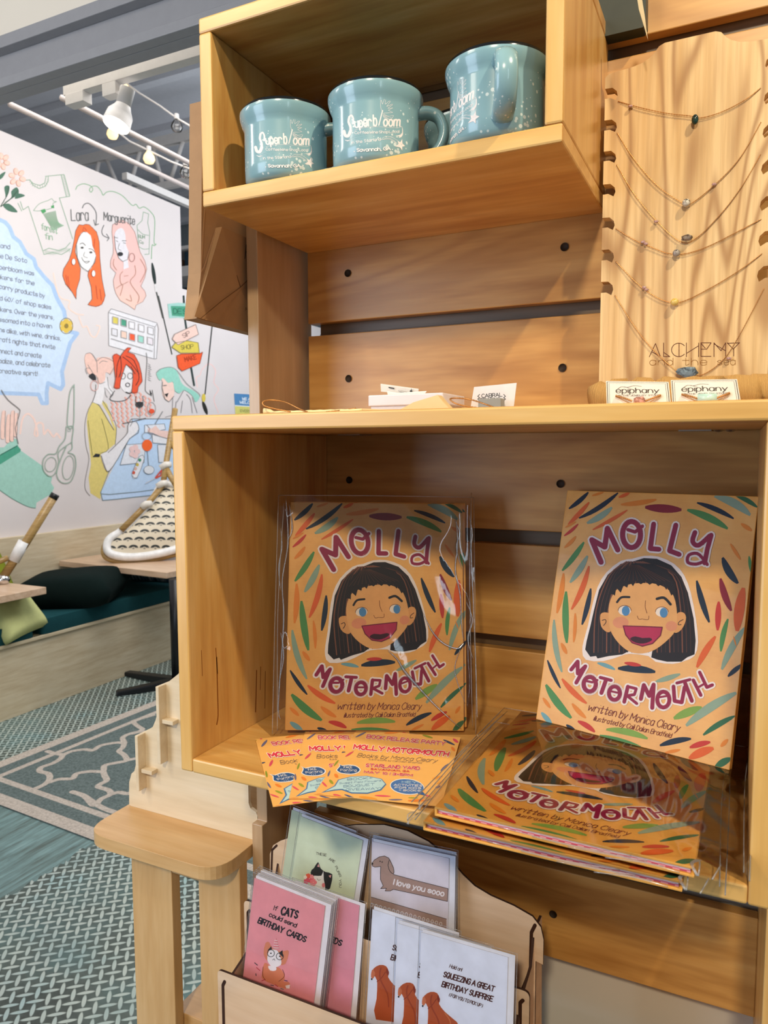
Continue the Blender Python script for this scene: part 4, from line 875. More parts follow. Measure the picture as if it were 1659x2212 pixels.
# ================================================================== SLAT WALL UNIT
def K(o, p): return keep(o, p)
YP = .3067
sw = thing('slat_wall', 'wooden slat wall of screwed birch planks behind the display cubbies', 'shelving', (.3, YP, -.33))
gaps = [(.8178, .7985), (.6735, .655), (.5262, .5085), (.381, .366), (.2395, .2208), (.0982, .0802), (-.044, -.062), (-.190, -.207)]
tops = [.95]+[g[1] for g in gaps]; bots = [g[0] for g in gaps]+[-.331]
def holes_x(): return (.0368, .339)
for i, (zt_, zb_) in enumerate(zip(tops, bots)):
    pl = K(box('plank', (-.0298, YP, zb_), (.90 if zt_ > .4 else .5795, YP+.017, zt_), PLANK[i % 3], None, .0012), sw)
    zc = {2: .591, 3: .445, 4: .301}.get(i, (zt_+zb_)/2)
    for hx in (.0368, .339, .641):
        if hx > .57 and zt_ < .4: continue
        o = lathe('screw_hole', [(0, 0), (.0042, 0), (.0046, .0012), (.0052, .0012)], HOLE, None, 16); o.location = (hx, YP-.0002, zc); o.rotation_euler = (PI/2, 0, 0)
        o.parent = pl; o.matrix_parent_inverse = Matrix()
K(box('backing_board', (-.02, .3255, -.20), (.90, .338, .94), W_DARK, None, 0), sw)
for z0, z1 in gaps[:3]: K(box('groove_lip', (-.018, .320, z1-.004), (.9, .3256, z1+.0035), W_DARK, None, .0005), sw)
def upright(x0, x1, sgn):
    P = [(.200, -.178), (.200, .83), (.335, .83), (.335, -1.0), (.188, -1.0), (.188, -.178)]
    o = prism('upright', [Vector((x0, a, b)) for a, b in P], (1, 0, 0), x1-x0, W_GREY); bevel(o, .001)
    return K(o, sw)
upright(-.0587, -.0412, 1)
K(box('upright', (.5795, .13, -1.0), (.597, .345, -.0166), W_Z, None, .001), sw)
# ------------------------------------------------------------------ the two wall cubbies
def cubby(x0, x1, y0, y1, z0, z1, t, lab, tj=0):
    c = thing('display_cubby', lab, 'shelf', ((x0+x1)/2, y1, z0))
    def board(nm, lo, hi, mat, emat):
        o = box(nm, lo, hi, mat, None, .0022); o.data.materials.append(emat)
        for p in o.data.polygons:
            if p.normal.y < -.9: p.material_index = 1
        return K(o, c)
    if tj:   # top and bottom run over the sides
        board('top_board', (x0, y0, z1-t), (x1, y1, z1), W_X, W_E); board('bottom_board', (x0, y0, z0), (x1, y1, z0+t), W_X, W_E)
        board('side_board', (x0, y0, z0+t), (x0+t, y1, z1-t), W_Z, W_EZ); board('side_board', (x1-t, y0, z0+t), (x1, y1, z1-t), W_Z, W_EZ)
    else:
        board('top_board', (x0, y0, z1-t), (x1, y1, z1), W_X, W_E); board('bottom_board', (x0+t, y0, z0), (x1-t, y1, z0+t), W_X, W_E)
        board('side_board', (x0, y0, z0), (x0+t, y1, z1-t), W_Z, W_EZ); board('side_board', (x1-t, y0, z0), (x1, y1, z1-t), W_Z, W_EZ)
    return c
up = cubby(-.0298, .386, .0772, YP, .6255, .8335, .0172, 'upper open birch cubby holding the speckled blue mugs', 1)
lowc = cubby(-.0164, .5764, 0, YP, -.0164, .382, .0164, 'lower wide birch cubby holding the orange picture books')
for u in (745, 763, 1550, 1577):
    p = at_y(u, 941 if u < 900 else 934, .26)
    o = lathe('bracket_screw', [(0, -.003), (.004, -.002), (.0055, 0)], STEEL, None, 14); o.location = (p.x, .285, .3656); K(o, lowc)
for x_ in (.051, .49): K(box('bracket', (x_-.012, .27, .3642), (x_+.022, YP-.001, .3657), STEEL, None, 0), lowc)
# grain checks (dark natural streaks) on the left side board
for P, wd in ((((466, 1400), (468, 1430), (470, 1455)), 1.6), (((468, 1420), (470, 1500), (471, 1545), (468, 1565)), 2.4), (((554, 1448), (553, 1500), (552, 1538)), 2.0), (((563, 1440), (562, 1490)), 1.2), (((573, 1450), (572, 1530)), 1.2), (((435, 1405), (437, 1460)), 1.2)):
    A = Art(lambda u, v, h: at_x(u, v, 0)+Vector((h, 0, 0)), 1e-4); A.stroke(P, wd, '8a5020', 1, smooth=3); K(A.build('grain_check'), lowc)
# ------------------------------------------------------------------ speckled enamel-style mugs
def mug_mat():
    m, nt, b = newmat('speckled_blue_glaze'); v = coords(nt)
    vo = nt.nodes.new('ShaderNodeTexVoronoi'); vo.inputs['Scale'].default_value = 210; nt.links.new(v, vo.inputs['Vector'])
    sz = E(nt, noise(nt, v, 38, 2, .6)); th = (sz-.44)._op('MAXIMUM', 0.0)*1.8
    d = E(nt, vo.outputs['Distance']); sp = ((d*-1+th)*14)._op('MAXIMUM', 0.0)._op('MINIMUM', 1.0)
    base = ramp(nt, noise(nt, v, 12, 3), [(.3, '80a7b3'), (.7, '8eb4be')])
    nt.links.new(mixc(nt, sp.k, base, 'd6e4e6'), b.inputs['Base Color']); b.inputs['Roughness'].default_value = .22; b.inputs['Coat Weight'].default_value = .5; b.inputs['Coat Roughness'].default_value = .06
    return m
M_MUG = mug_mat(); M_RIM = flat('black_rim_glaze', '14181c', .15)
RB, HM = .0470, .0841
MZ = .6427
mug_axis = Vector((.1703, .127, MZ))
def at_mug(u, v, c=mug_axis):
    d = ray(u, v); o = CAM-c; a = d.x**2+d.y**2; b = 2*(o.x*d.x+o.y*d.y); e = o.x**2+o.y**2-RB**2
    q = max(b*b-4*a*e, 0); t = (-b-math.sqrt(q))/(2*a); p = o+d*t
    return math.atan2(p.y, p.x), p.z
def make_mug(th_handle, th_logo, lab, loc):
    t = thing('mug', lab, 'mug', (0, 0, 0), 'speckled blue mugs in the upper cubby')
    prof = [(0, .001), (.038, .001), (.0425, .003), (RB-.0005, .008), (RB, .02), (RB, .061), (RB+.0004, .0645), (RB+.0022, .068), (.0508, .0725), (.0520, .077), (.0521, .0805), (.0515, .0832), (.0500, .0845), (.0484, .0840), (.0470, .080), (.0435, .070), (.0415, .060), (.041, .01), (0, .007)]
    lathe('body', prof, None, t, 64, fmat=lambda i: 1 if i in (10, 11, 12) else 0, mats=[M_MUG, M_RIM])
    e = Vector((math.cos(th_handle), math.sin(th_handle), 0)); U = Vector((0, 0, 1))
    pth = smooth_pts([e*(RB-.003)+U*.066, e*(RB+.010)+U*.0675, e*(RB+.022)+U*.062, e*(RB+.0275)+U*.047, e*(RB+.023)+U*.031, e*(RB+.012)+U*.020, e*(RB-.003)+U*.017], 5)
    bm = bmesh.new(); tube_bm(bm, pth, .0062, 16)
    n = e.cross(U)
    for v in bm.verts: v.co += n*(v.co.dot(n))*.75
    bm_obj('handle', bm, M_MUG, t, True)
    if th_logo is not None:
        A = Art(lambda a, z, h: Vector(((RB+h)*math.cos(a), (RB+h)*math.sin(a), z)), 8e-5, .45)
        WH = 'ece6e8'
        m6 = lambda x, y: (lambda q: (q[0]+th_logo, q[1]))(at_mug(710+x/6.144, 160+y/6.144))
        B = Art(None)
        def st(P, w, sm=3, c=WH, l=2): B.stroke(P, w, c, l, smooth=sm)
        def tx(s, p0, p1, h, w, l=2, c=WH): B.text(s, p0, p1, h, w, c, l)
        def pl(P, l=2, c=WH, sm=0): B.poly(P, c, l, smooth=sm)
        # big S, lettering, banner, bird-of-paradise flower, shooting star
        st([(322, 658), (327, 592), (302, 548), (274, 570)], 24, 4); st([(274, 570), (264, 635), (288, 700), (290, 765)], 30, 4); st([(290, 755), (262, 818), (222, 815), (205, 760)], 42, 4)
        tx('uper', (352, 708), (572, 682), 118, 20); tx('b', (598, 684), (640, 682), 138, 20); st([(715, 485), (665, 680)], 15, 0)
        tx('oom', (728, 684), (942, 690), 118, 21)
        st([(345, 745), (470, 712), (640, 700), (800, 710), (930, 712), (972, 700), (975, 790)], 3.2, 3)
        pl([(330, 838), (420, 812), (560, 798), (700, 800), (840, 815), (930, 812), (972, 780), (978, 700), (986, 790), (960, 838), (900, 845), (760, 828), (600, 822), (440, 840), (300, 872), (250, 893), (210, 870), (250, 880), (290, 862)], 2, WH, 2)
        tx('Coffee*Wine*Shop*Local', (345, 795), (935, 778), 34, 5.2)
        tx('in the Starland', (308, 925), (690, 880), 36, 5.2); tx('Savannah, GA', (370, 1030), (820, 1008), 42, 10)
        st([(340, 1028), (342, 1028)], 12, 0); st([(845, 1000), (847, 1000)], 12, 0)
        st([(712, 500), (690, 440), (688, 360), (700, 350), (715, 400), (735, 340), (755, 340), (750, 400), (800, 360), (815, 370), (770, 430), (840, 400), (840, 415), (785, 455), (850, 450), (790, 480), (850, 510), (730, 518)], 3.6, 2)
        for k in range(7): st([(725+k*18, 530+k*10), (740+k*18, 560+k*3)], 3.2, 0); st([(720+k*12, 540+k*9), (735+k*14, 580+k*4)], 3, 0)
        st([(725, 525), (790, 560), (860, 550), (820, 600), (760, 600), (720, 555)], 3.2, 3)
        st([(695, 870), (750, 830), (840, 840), (930, 895)], 3.5, 3); st([(700, 872), (790, 850), (860, 880), (910, 925)], 3.5, 3); st([(720, 868), (810, 866), (895, 915)], 3.2, 3)
        pl([(975, 862), (978, 920), (1012, 955), (975, 965), (975, 1018), (945, 972), (880, 962), (925, 930), (915, 890), (950, 905)], 3)
        A.take(B, m6); A.build('printed_logo', t)
    t.location = loc; return t
def hn(p): return math.atan2(CAM.y-p[1], CAM.x-p[0])
make_mug(.42, 0, 'speckled blue mug with white lettering standing in the middle of the cubby', (.1703, .127, MZ))
make_mug(.35, hn((.0575, .121))-hn((.1703, .127)), 'leftmost speckled blue mug with white lettering', (.0575, .121, MZ))
make_mug(-1.15, -1.22, 'speckled blue mug on the right with its handle turned to the front', (.3085, .124, MZ))
make_mug(2.6, None, 'dark shaded blue mug behind the middle mug and its handle', (.2380, .236, MZ))
make_mug(.9, None, 'dark shaded blue mug behind the leftmost mug', (.1120, .238, MZ))
# ------------------------------------------------------------------ kraft paper bag left of the upright
M_KRAFT = flat('kraft_paper', 'a98562', .75, vary=.05); M_KRAFT2 = flat('kraft_paper_fold', '9c7855', .8, vary=.04)
XG = -.072
bg = thing('paper_bag', 'brown kraft paper bag hanging upside down beside the wooden upright', 'bag', (XG-.01, .2, .50))
def BG(u, v, h=0): return at_x(u, v, XG)+Vector((h, 0, 0))
zt0, zb0 = .775, BG(425, 688).z
yb = BG(425, 688).y; yt = BG(437, 300).y
body = [Vector((XG, yb, zb0)), Vector((XG, .305, zb0-.002)), Vector((XG, .305, zt0)), Vector((XG, yt+.002, zt0)), Vector((XG, BG(434, 590).y, BG(434, 590).z))]
o = prism('bag_body', body, (-1, 0, 0), .020, M_KRAFT); K(o, bg)
p1_, p2_, p3_, p4_ = BG(466, 492, .010), BG(560, 529, .004), BG(419, 684, .001), BG(560, 726, .001); mid = BG(510, 622, .007); rt = BG(560, 585, .004)
V = [p1_, p2_, p3_, p4_, mid, rt, BG(466, 492), BG(560, 529), BG(419, 684), BG(560, 726)]
K(mesh_obj('folded_bottom', V, [(0, 2, 4), (0, 4, 5, 1), (2, 3, 5, 4), (0, 6, 8, 2), (1, 7, 6, 0)], M_KRAFT2), bg)
A = Art(lambda u, v, h: BG(u, v, .0075+h), 1e-4)
A.stroke([(470, 497), (490, 560), (509, 620)], 1.3, '5f4128', 1); A.stroke([(424, 688), (470, 650), (509, 622), (540, 592)], 1.6, '5f4128', 1)  # fold creases painted as dark lines, their shade put into the colour
A.stroke([(533, 530), (520, 560)], .1, '5f4128', 1)
A.stroke([(522, 530), (519, 560)], 1.6, '3c2a1e', 2); A.stroke([(522, 530), (529, 531), (529, 543), (521, 546)], 1.6, '3c2a1e', 2, smooth=3)
A.poly([(528, 651), (534, 652), (534, 663), (527, 661)], '4a3423', 2); A.text('1-800', (519, 671), (534, 674), 6, 1.0, '4a3423', 2)
K(A.build('print_and_crease_shade'), bg)
A = Art(lambda u, v, h: BG(u, v, .001+h), 1e-4)
A.stroke([(440, 452), (437, 500), (434, 560), (433, 588), (440, 575), (463, 500)], 1.4, 'caa684', 1)
K(A.build('gusset_crease'), bg)
# ------------------------------------------------------------------ dark box and stick at the top right
db = prism('dark_display_box', [at_y(u, v, .285) for u, v in ((1290, -60), (1396, -60), (1395, 48), (1388, 59), (1316, 76), (1290, 82))], (0, 1, 0), .02, flat('charcoal_green_board', '33382f', .5)); tag(db, 'dark charcoal box hanging right of the upper cubby at the top edge', 'box')
sk = prism('pointed_wood_stick', [at_y(u, v, .228) for u, v in ((1372, -30), (1382, -30), (1392, 30), (1399, 84), (1392, 60), (1380, 20))], (0, 1, 0), .003, paint('d8c8a4')); tag(sk, 'thin pale pointed wooden stick hanging in front of the dark box', 'stick')
# ------------------------------------------------------------------ necklace stand
YB_ = .262
ns = thing('necklace_stand', 'notched ash board necklace display standing on the lower cubby', 'jewelry stand', (.478, YB_+.02, .382))
def NB(u, v, h=0): return at_y(u, v, YB_)+Vector((0, -h, 0))
cxb = .478
def mirror(p): return Vector((2*cxb-p.x, p.y, p.z))
zL = [(192, 200, 214), (260, 268, 282), (327, 335, 348), (398, 406, 420), (470, 478, 492), (539, 548, 562), (608, 616, 632)]
xl = NB(1307, 200).x; xin = NB(1334, 212).x
L_ = [NB(1555, 68), NB(1490, 80), NB(1432, 92), NB(1420, 98), NB(1409, 118), NB(1392, 133), NB(1365, 147), NB(1320, 156), NB(1309, 162)]
zs = NB(1330, 155).z; ztp = NB(1495, 79).z
half = [Vector((cxb, YB_, ztp)), Vector((NB(1436, 90).x, YB_, ztp)), Vector((NB(1424, 96).x, YB_, ztp-.0022)), Vector((NB(1413, 112).x, YB_, ztp-.0085)), Vector((NB(1402, 128).x, YB_, zs+.0065)), Vector((NB(1386, 140).x, YB_, zs+.0030)), Vector((NB(1362, 148).x, YB_, zs+.0008)), Vector((NB(1330, 155).x, YB_, zs)), Vector((xl+.004, YB_, zs-.0008)), Vector((xl, YB_, zs-.004))]
for a, b, c in zL:
    z0 = NB(1307, a).z; z1 = NB(1307, c).z
    half += [Vector((xl, YB_, z0)), Vector((xl+.008, YB_, z0-.0005)), Vector((xin-.001, YB_, z0-.005)), Vector((xin, YB_, z0-.010)), Vector((xin-.002, YB_, z1-.0035)), Vector((xl+.006, YB_, z1)), Vector((xl, YB_, z1))]
half += [Vector((xl, YB_, .3825))]
other = [mirror(p) for p in half[1:]][::-1]
bo = prism('board', half+other, (0, 1, 0), .016, W_ASH); K(bo, ns)
K(box('base', (cxb-.07, YB_-.03, .3822), (cxb+.07, YB_+.045, .388), W_ASH, None, .001), ns)
A = Art(lambda u, v, h: NB(u, v, h), 6e-5)
k = Z(1280, 720, 4.3773)
for P in ([(537, 222), (595, 97), (640, 218), (560, 175)], [(672, 92), (672, 220), (730, 220), (672, 180)], [(888, 92), (888, 222)], [(888, 190), (1003, 118)], [(1003, 92), (1003, 222)], [(1120, 90), (1025, 90), (1025, 218), (1120, 218)], [(1025, 150), (1080, 150), (1120, 92)], [(1025, 95), (1065, 140)],
          [(1148, 220), (1148, 90), (1215, 165), (1258, 90), (1258, 222)], [(1148, 100), (1258, 165)], [(1275, 90), (1330, 150), (1390, 88)], [(1335, 150), (1335, 215)], [(1275, 95), (1390, 90)], [(818, 95), (818, 218)]): A.stroke(k(P), 1.6, '5a2c18', 2)
A.ring(k([(815, 157)])[0], 15.5, 14.5, 1.6, '5a2c18', 2, a0=-PI*.22, a1=-PI*1.78)
A.text('and', *k([(540, 300), (760, 300)]), 15, 1.1, '8a5a1e', 2); A.text('the', *k([(850, 300), (1080, 300)]), 15, 1.1, '8a5a1e', 2); A.text('sea', *k([(1180, 300), (1350, 298)]), 15, 1.1, '8a5a1e', 2)
K(A.build('burned_lettering'), ns)
M_CHAIN = flat('rose_gold_chain', 'c08a52', .35, metal=.7); 
def chain_tube(name, P, r=.00032, amp=.00028):
    Q = smooth_pts(P, 10); L = []
    acc = 0
    for a, b in zip(Q, Q[1:]):
        n_ = max(1, int((b-a).length/.0011))
        for k_ in range(n_): L.append(a+(b-a)*k_/n_)
    bm = bmesh.new(); tube_bm(bm, L, [r+amp*(i % 2) for i in range(len(L))], 5); return bm_obj(name, bm, M_CHAIN, None, True)
def stone_mat(n, a, b_, sc=60, r=.2):
    m, nt, b = newmat(n); nt.links.new(ramp(nt, noise(nt, coords(nt), sc, 3, .7, .5), [(.42, a), (.56, b_)]), b.inputs['Base Color']); b.inputs['Roughness'].default_value = r; return m
SM = {'tour': stone_mat('dark_tourmaline', '0d1c1a', '23403a'), 'dal': stone_mat('dalmatian_stone', '1c1c1c', 'd8d2c4', 110), 'smoke': stone_mat('smoky_quartz', '4a3a2e', '8d8074', 80),
      'pic': stone_mat('picasso_jasper', '5b5450', 'a39a92', 90), 'but': stone_mat('butter_jade', 'c9a548', 'e0c470', 70), 'lab': stone_mat('labradorite', '454f57', '7f93a0', 70), 'seed': stone_mat('rose_seed_bead', '9a7a78', 'c7a39e', 90)}
def bead(name, c, s, mat, cube=False, rot=(0, 0, 0)):
    bm = bmesh.new(); bmesh.ops.create_icosphere(bm, subdivisions=2 if cube else 3, radius=1)
    rr = random.Random(int(c.x*1e5)); 
    for v in bm.verts:
        k_ = 1+(rr.uniform(-.14, .14) if cube else 0); v.co = Vector((v.co.x*s[0]*k_, v.co.y*s[1]*k_, v.co.z*s[2]*k_))
    o = bm_obj(name, bm, mat, None, not cube); o.location = c; o.rotation_euler = rot; return o
def necklace(lab, P, bpos, s, mat, cube=False, seeds=(), rot=(0, 0, 0)):
    c = NB(*bpos, .005); t = thing('necklace', lab, 'necklace', tuple(c), 'necklaces hanging on the notched board')
    i = min(range(len(P)), key=lambda j: abs(P[j][0]-bpos[0]))
    K(chain_tube('chain', [NB(u, v, .0018) if 0 < j < len(P)-1 else NB(u, v, .0005) for j, (u, v) in enumerate(P)]), t)
    K(bead('stone', c, s, mat, cube, rot), t)
    for q in seeds: K(bead('seed_bead', NB(*q, .003), (.0025, .0018, .0016), SM['seed'], True), t)
    return t
necklace('top necklace with a dark green black oval stone', [(1335, 219), (1380, 233), (1440, 246), (1492, 252), (1515, 256), (1560, 243), (1610, 217), (1645, 189)], (1502, 262), (.0035, .003, .0052), SM['tour'], seeds=((1363, 232),))
necklace('second necklace from the top with a black spotted white bead', [(1333, 287), (1370, 345), (1420, 402), (1472, 438), (1494, 440), (1550, 395), (1600, 340), (1645, 262)], (1483, 441), (.0042, .0036, .0042), SM['dal'], seeds=((1543, 400),))
necklace('third necklace from the top with a brown smoky faceted stone', [(1332, 356), (1370, 420), (1420, 480), (1470, 523), (1505, 515), (1560, 460), (1605, 400), (1645, 330)], (1485, 516), (.0062, .003, .0035), SM['smoke'], True, seeds=((1418, 480),))
necklace('fourth necklace from the top with a grey brown round bead', [(1330, 494), (1370, 519), (1410, 536), (1443, 548), (1480, 549), (1530, 533), (1590, 503), (1648, 472)], (1462, 549), (.004, .0036, .004), SM['pic'], seeds=((1396, 528), (1390, 524)))
necklace('fifth necklace from the top with a butter yellow bead', [(1330, 565), (1365, 602), (1400, 632), (1440, 652), (1475, 652), (1540, 620), (1600, 583), (1649, 546)], (1458, 654), (.0042, .0036, .004), SM['but'], seeds=((1397, 627), (1392, 622)))
necklace('lowest necklace with a blue grey angular stone pendant', [(1328, 638), (1370, 705), (1410, 755), (1465, 803), (1510, 812), (1560, 780), (1600, 720), (1652, 620)], (1486, 805), (.0115, .003, .0062), SM['lab'], True, seeds=((1575, 775),), rot=(0, .1, 0))
# bracelet cards standing in front of it
M_PAPER = paint('f1ebe0', .6)
def bracelet_card(px, lab, stone, scol, shape):
    Y = .10; P = [at_y(u, v, Y) for u, v in px]; P[2].z = P[3].z = .3822
    t = thing('bracelet_card', lab, 'card', tuple((P[2]+P[3])/2), 'bracelet cards in front of the necklace stand')
    K(prism('card', [P[0], P[1], P[2], P[3]], (0, 1, 0), .0012, M_PAPER), t)
    A = Art(lambda a, b, h: ((P[0]*(1-a)+P[1]*a)*(1-b)+(P[3]*(1-a)+P[2]*a)*b)+Vector((0, -h, 0)), 5e-5)
    for m_, w_ in ((.02, .012), (.05, .006)): A.stroke([(m_, 1.2), (m_, m_*1.6), (1-m_, m_*1.6), (1-m_, 1.2)], w_, '4a463f', 1, seg=4)
    A.text('epiphany', (.16, .42), (.84, .42), .18, .018, '4d4840', 2, up=(0, -1)); A.stroke([(.18, .3), (.25, .2), (.34, .22), (.45, .16), (.57, .18)], .012, '6a645a', 2, smooth=3); A.stroke([(.3, .2), (.4, .27)], .01, '6a645a', 2)
    A.text('IN THE JEWELRY STUDIO', (.2, .54), (.85, .54), .05, .008, '8f897d', 2, up=(0, -1))
    K(A.build('card_print'), t)
    def CP(a, b, h): return (P[0]*(1-a)+P[1]*a)*(1-b)+(P[3]*(1-a)+P[2]*a)*b+Vector((0, -h, 0))
    K(chain_tube('chain', [CP(.15, .52, .001), CP(.3, .62, .003), CP(.42, .74, .004)], .0006, .0006), t); K(chain_tube('chain', [CP(.62, .74, .004), CP(.75, .62, .003), CP(.87, .50, .001)], .0006, .0006), t)
    K(tube('cord', [CP(.15, .55, .002), CP(.4, .84, .003), CP(.64, .84, .003), CP(.87, .55, .002)], .0004, M_CHAIN, None, 5), t)
    if shape == 'pebble': K(bead('stone', CP(.53, .73, .004), (.0055, .0035, .0042), scol, True), t)
    else:
        c = CP(.53, .70, .004); K(tube('stone', [c-Vector((.0078, 0, 0)), c+Vector((.0078, 0, 0))], .0042, scol, None, 14), t)
bracelet_card([(1309, 823), (1444, 825), (1450, 876), (1311, 878)], 'white bracelet card with a speckled pink pebble bead', 1, stone_mat('rhodonite', '8a5a4c', 'd09a88', 120), 'pebble')
bracelet_card([(1449, 821), (1592, 819), (1602, 866), (1453, 873)], 'white bracelet card with a pale aqua tube bead', 1, stone_mat('aqua_stone', 'a8cfc4', 'c2e0d6', 60), 'tube')
# burlap covered roll the board stands behind
def burlap():
    m, nt, b = newmat('burlap'); tc = nt.nodes.new('ShaderNodeTexCoord'); wv = nt.nodes.new('ShaderNodeTexWave'); wv.inputs['Scale'].default_value = 260; wv.inputs['Distortion'].default_value = 2; nt.links.new(tc.outputs['Object'], wv.inputs[0])
    nt.links.new(ramp(nt, wv.outputs['Fac'], [(.2, 'a87c42'), (.7, 'd3a965')]), b.inputs['Base Color']); b.inputs['Roughness'].default_value = .9; bump(nt, b, wv.outputs['Fac'], .6, .001); return m
rp = [Vector((.392+.0085*i, .205+.004*math.sin(i*1.7), .4005+.002*math.sin(i*2.3))) for i in range(24)]
ro = tube('burlap_roll', rp, [.012+.006*min(1, i/2)+.0018*math.sin(i*2.1) for i in range(24)], burlap(), None, 18); tag(ro, 'folded tan burlap roll behind the two bracelet cards', 'fabric')
# ------------------------------------------------------------------ small goods on top of the lower cubby
ZS = .3822
wbx = thing('gift_box', 'small white glossy cardboard box on the lower cubby', 'box', (.21, .14, ZS))
M_BOXW = flat('white_card_stock', 'dcd6dc', .25, vary=.02)
q0, q1 = at_y(795, 857, .10), at_y(957, 856, .10)
K(box('box_base', (q0.x+.002, .102, ZS+.0035), (q1.x-.002, .165, ZS+.012), M_BOXW, None, .001), wbx); K(box('box_lid', (q0.x, .10, ZS+.0095), (q1.x, .167, q0.z+.0015), M_BOXW, None, .0012), wbx)
tg_ = prism('earring_card', [at_y(u, v, .13) for u, v in ((822, 831), (904, 842), (903, 853), (823, 846))], (0, .4, 1), .0012, paint('d8d2cb')); tag(tg_, 'grey white slotted earring card lying on top of the white box', 'card')
A = Art(lambda u, v, h: at_y(u, v, .1285)+Vector((0, -h, 0)), 5e-5); A.stroke([(840, 837), (851, 839)], 2.2, '2c2a28', 2); A.stroke([(862, 844), (879, 848)], 2.4, '6a6258', 2); A.stroke([(862, 844), (879, 848)], 1.4, 'ddd6cf', 3); A.stroke([(889, 840), (888, 849)], 1.2, '2c2a28', 2); A.ell((888, 845), 3, 2, '2c2a28', 2); K(A.build('card_slots'), tg_)
sl = prism('plastic_slip', [at_y(u, v, .125) for u, v in ((836, 846), (860, 850), (921, 846), (914, 855), (838, 855))], (0, .4, 1), .0008, paint('e6e0da')); tag(sl, 'small clear white paper slip under the earring card', 'packaging')
M_KP = flat('cream_paper', 'e3c795', .6, vary=.03)
kp = [(778, 889), (781, 882), (820, 884), (865, 884), (893, 869), (945, 853), (957, 868), (973, 884), (900, 888)]
V = [at_y(u, v, .045) for u, v in kp]
for p in V: p.z = max(p.z, ZS+.0006)
o = prism('folded_cream_paper', V, (0, 1, 0), .012, M_KP); tag(o, 'folded cream paper with one corner standing up before the white box', 'paper')
cc = thing('business_card', 'upright white card reading CABRAL leaning behind a grey clip', 'card', tuple(at_y(1065, 884, .15)))
P = [at_y(u, v, .15) for u, v in ((1024, 836), (1116, 827), (1108, 884), (1014, 886))]; P[2].z = P[3].z = ZS+.0005
K(prism('card', P, (0, 1, 0), .001, paint('e4e0e2')), cc)
A = Art(lambda u, v, h: at_y(u, v, .15)+Vector((0, -h, 0)), 6e-5); A.text('CABRAL', (1041, 859), (1085, 856), 7.5, 1.3, '26252a', 2); A.text('TRADING', (1037, 866), (1080, 864), 5.5, 1.0, '26252a', 2)
for sx, x0_ in ((-1, 1036), (1, 1088)): A.stroke([(x0_, 852), (x0_+4*sx, 856), (x0_, 859), (x0_+4*sx, 862), (x0_, 866)], 1.4, '26252a', 2)
K(A.build('card_print'), cc)
cl = box('metal_clip', (at_y(1034, 870, .13).x, .128, ZS), (at_y(1083, 870, .13).x, .142, at_y(1050, 861, .13).z), flat('grey_card_stand', '8f918f', .4), None, .0006); tag(cl, 'small grey metal card holder in front of the CABRAL card', 'holder')
M_GOLD = flat('gold_wire', 'd9a35c', .3, metal=.8)
def hoop(P, Y, lab):
    t = thing('hoop_earring', lab, 'earring', tuple(at_y(*P[0], Y)), 'gold hoop earrings on the lower cubby'); K(chain_tube('hoop', [at_y(u, v, Y)+Vector((0, .006*math.sin(i), 0)) for i, (u, v) in enumerate(P)], .0006, .0003), t)
hoop([(664, 890), (640, 882), (610, 868), (585, 864), (574, 868), (578, 877), (600, 884), (625, 889)], .03, 'gold hoop earring standing up at the left end of the cubby top')
hoop([(1067, 880), (1040, 871), (1010, 862), (985, 860), (976, 863), (988, 872), (1010, 878), (1040, 882)], .035, 'gold hoop earring in front of the CABRAL card')
hoop([(704, 890), (730, 886), (765, 881)], .03, 'thin gold earring wire lying right of the standing hoop')
bmP = [Vector((at_y(570, 885, .035).x+i*.0062, .035+.002*(i % 2), ZS+.0035-.0022*(i > 1))) for i in range(20)]
o = tube('cream_cord', bmP, [.0038]+[.0028-.0005*(i % 2) for i in range(19)], flat('cream_cord_paper', 'f0dca6', .6), None, 10); tag(o, 'cream twisted paper strip lying under the gold hoop', 'paper')
# ================================================================== PICTURE BOOKS
BW, BH, BT = .216, .279, .0088
H_B = homog([(275, 72), (1600, 110), (1390, 2003), (62, 1650)], [(0, 1), (1, 1), (1, 0), (0, 0)])
def book_fmap(x, y, h):
    u, v = H_B(x, y); u = min(max(u, 0.004), .999); v = min(max(v, .002), .998); return Vector((u*BW, v*BH, h))
ORG = '#'
def cover_mat():
    m, nt, b = newmat('orange_book_cover'); v = coords(nt)
    a = ramp(nt, noise(nt, v, 22, 4, .6), [(.3, 'db9c44'), (.55, 'e8ad54'), (.8, 'f0bd6c')]); g = noise(nt, coords(nt, (12, 200, 1)), 3, 3, .6)
    nt.links.new(mixc(nt, (E(nt, g)*.25).k, a, 'c07a34'), b.inputs['Base Color']); b.inputs['Roughness'].default_value = .42; b.inputs['Coat Weight'].default_value = .12; return m
M_COV = cover_mat(); M_PAGES = flat('page_block', 'ded6dc', .7, vary=.05)
def gingham():
    m, nt, b = newmat('pink_check_edge'); tc = nt.nodes.new('ShaderNodeTexCoord'); ch = nt.nodes.new('ShaderNodeTexChecker'); ch.inputs['Scale'].default_value = 190; nt.links.new(tc.outputs['Object'], ch.inputs[0])
    ch.inputs[1].default_value = (*lin('c0486a'), 1); ch.inputs[2].default_value = (*lin('e09aac'), 1); nt.links.new(ch.outputs[0], b.inputs['Base Color']); return m
M_GING = gingham()
C = dict(g='4f8a4e', dg='356848', n='1c2a3c', t='8aa391', o='d9622c', lo='dd8430', r='c23a30', m='861e30', lg='7ea24a', bl='6fa0ac')
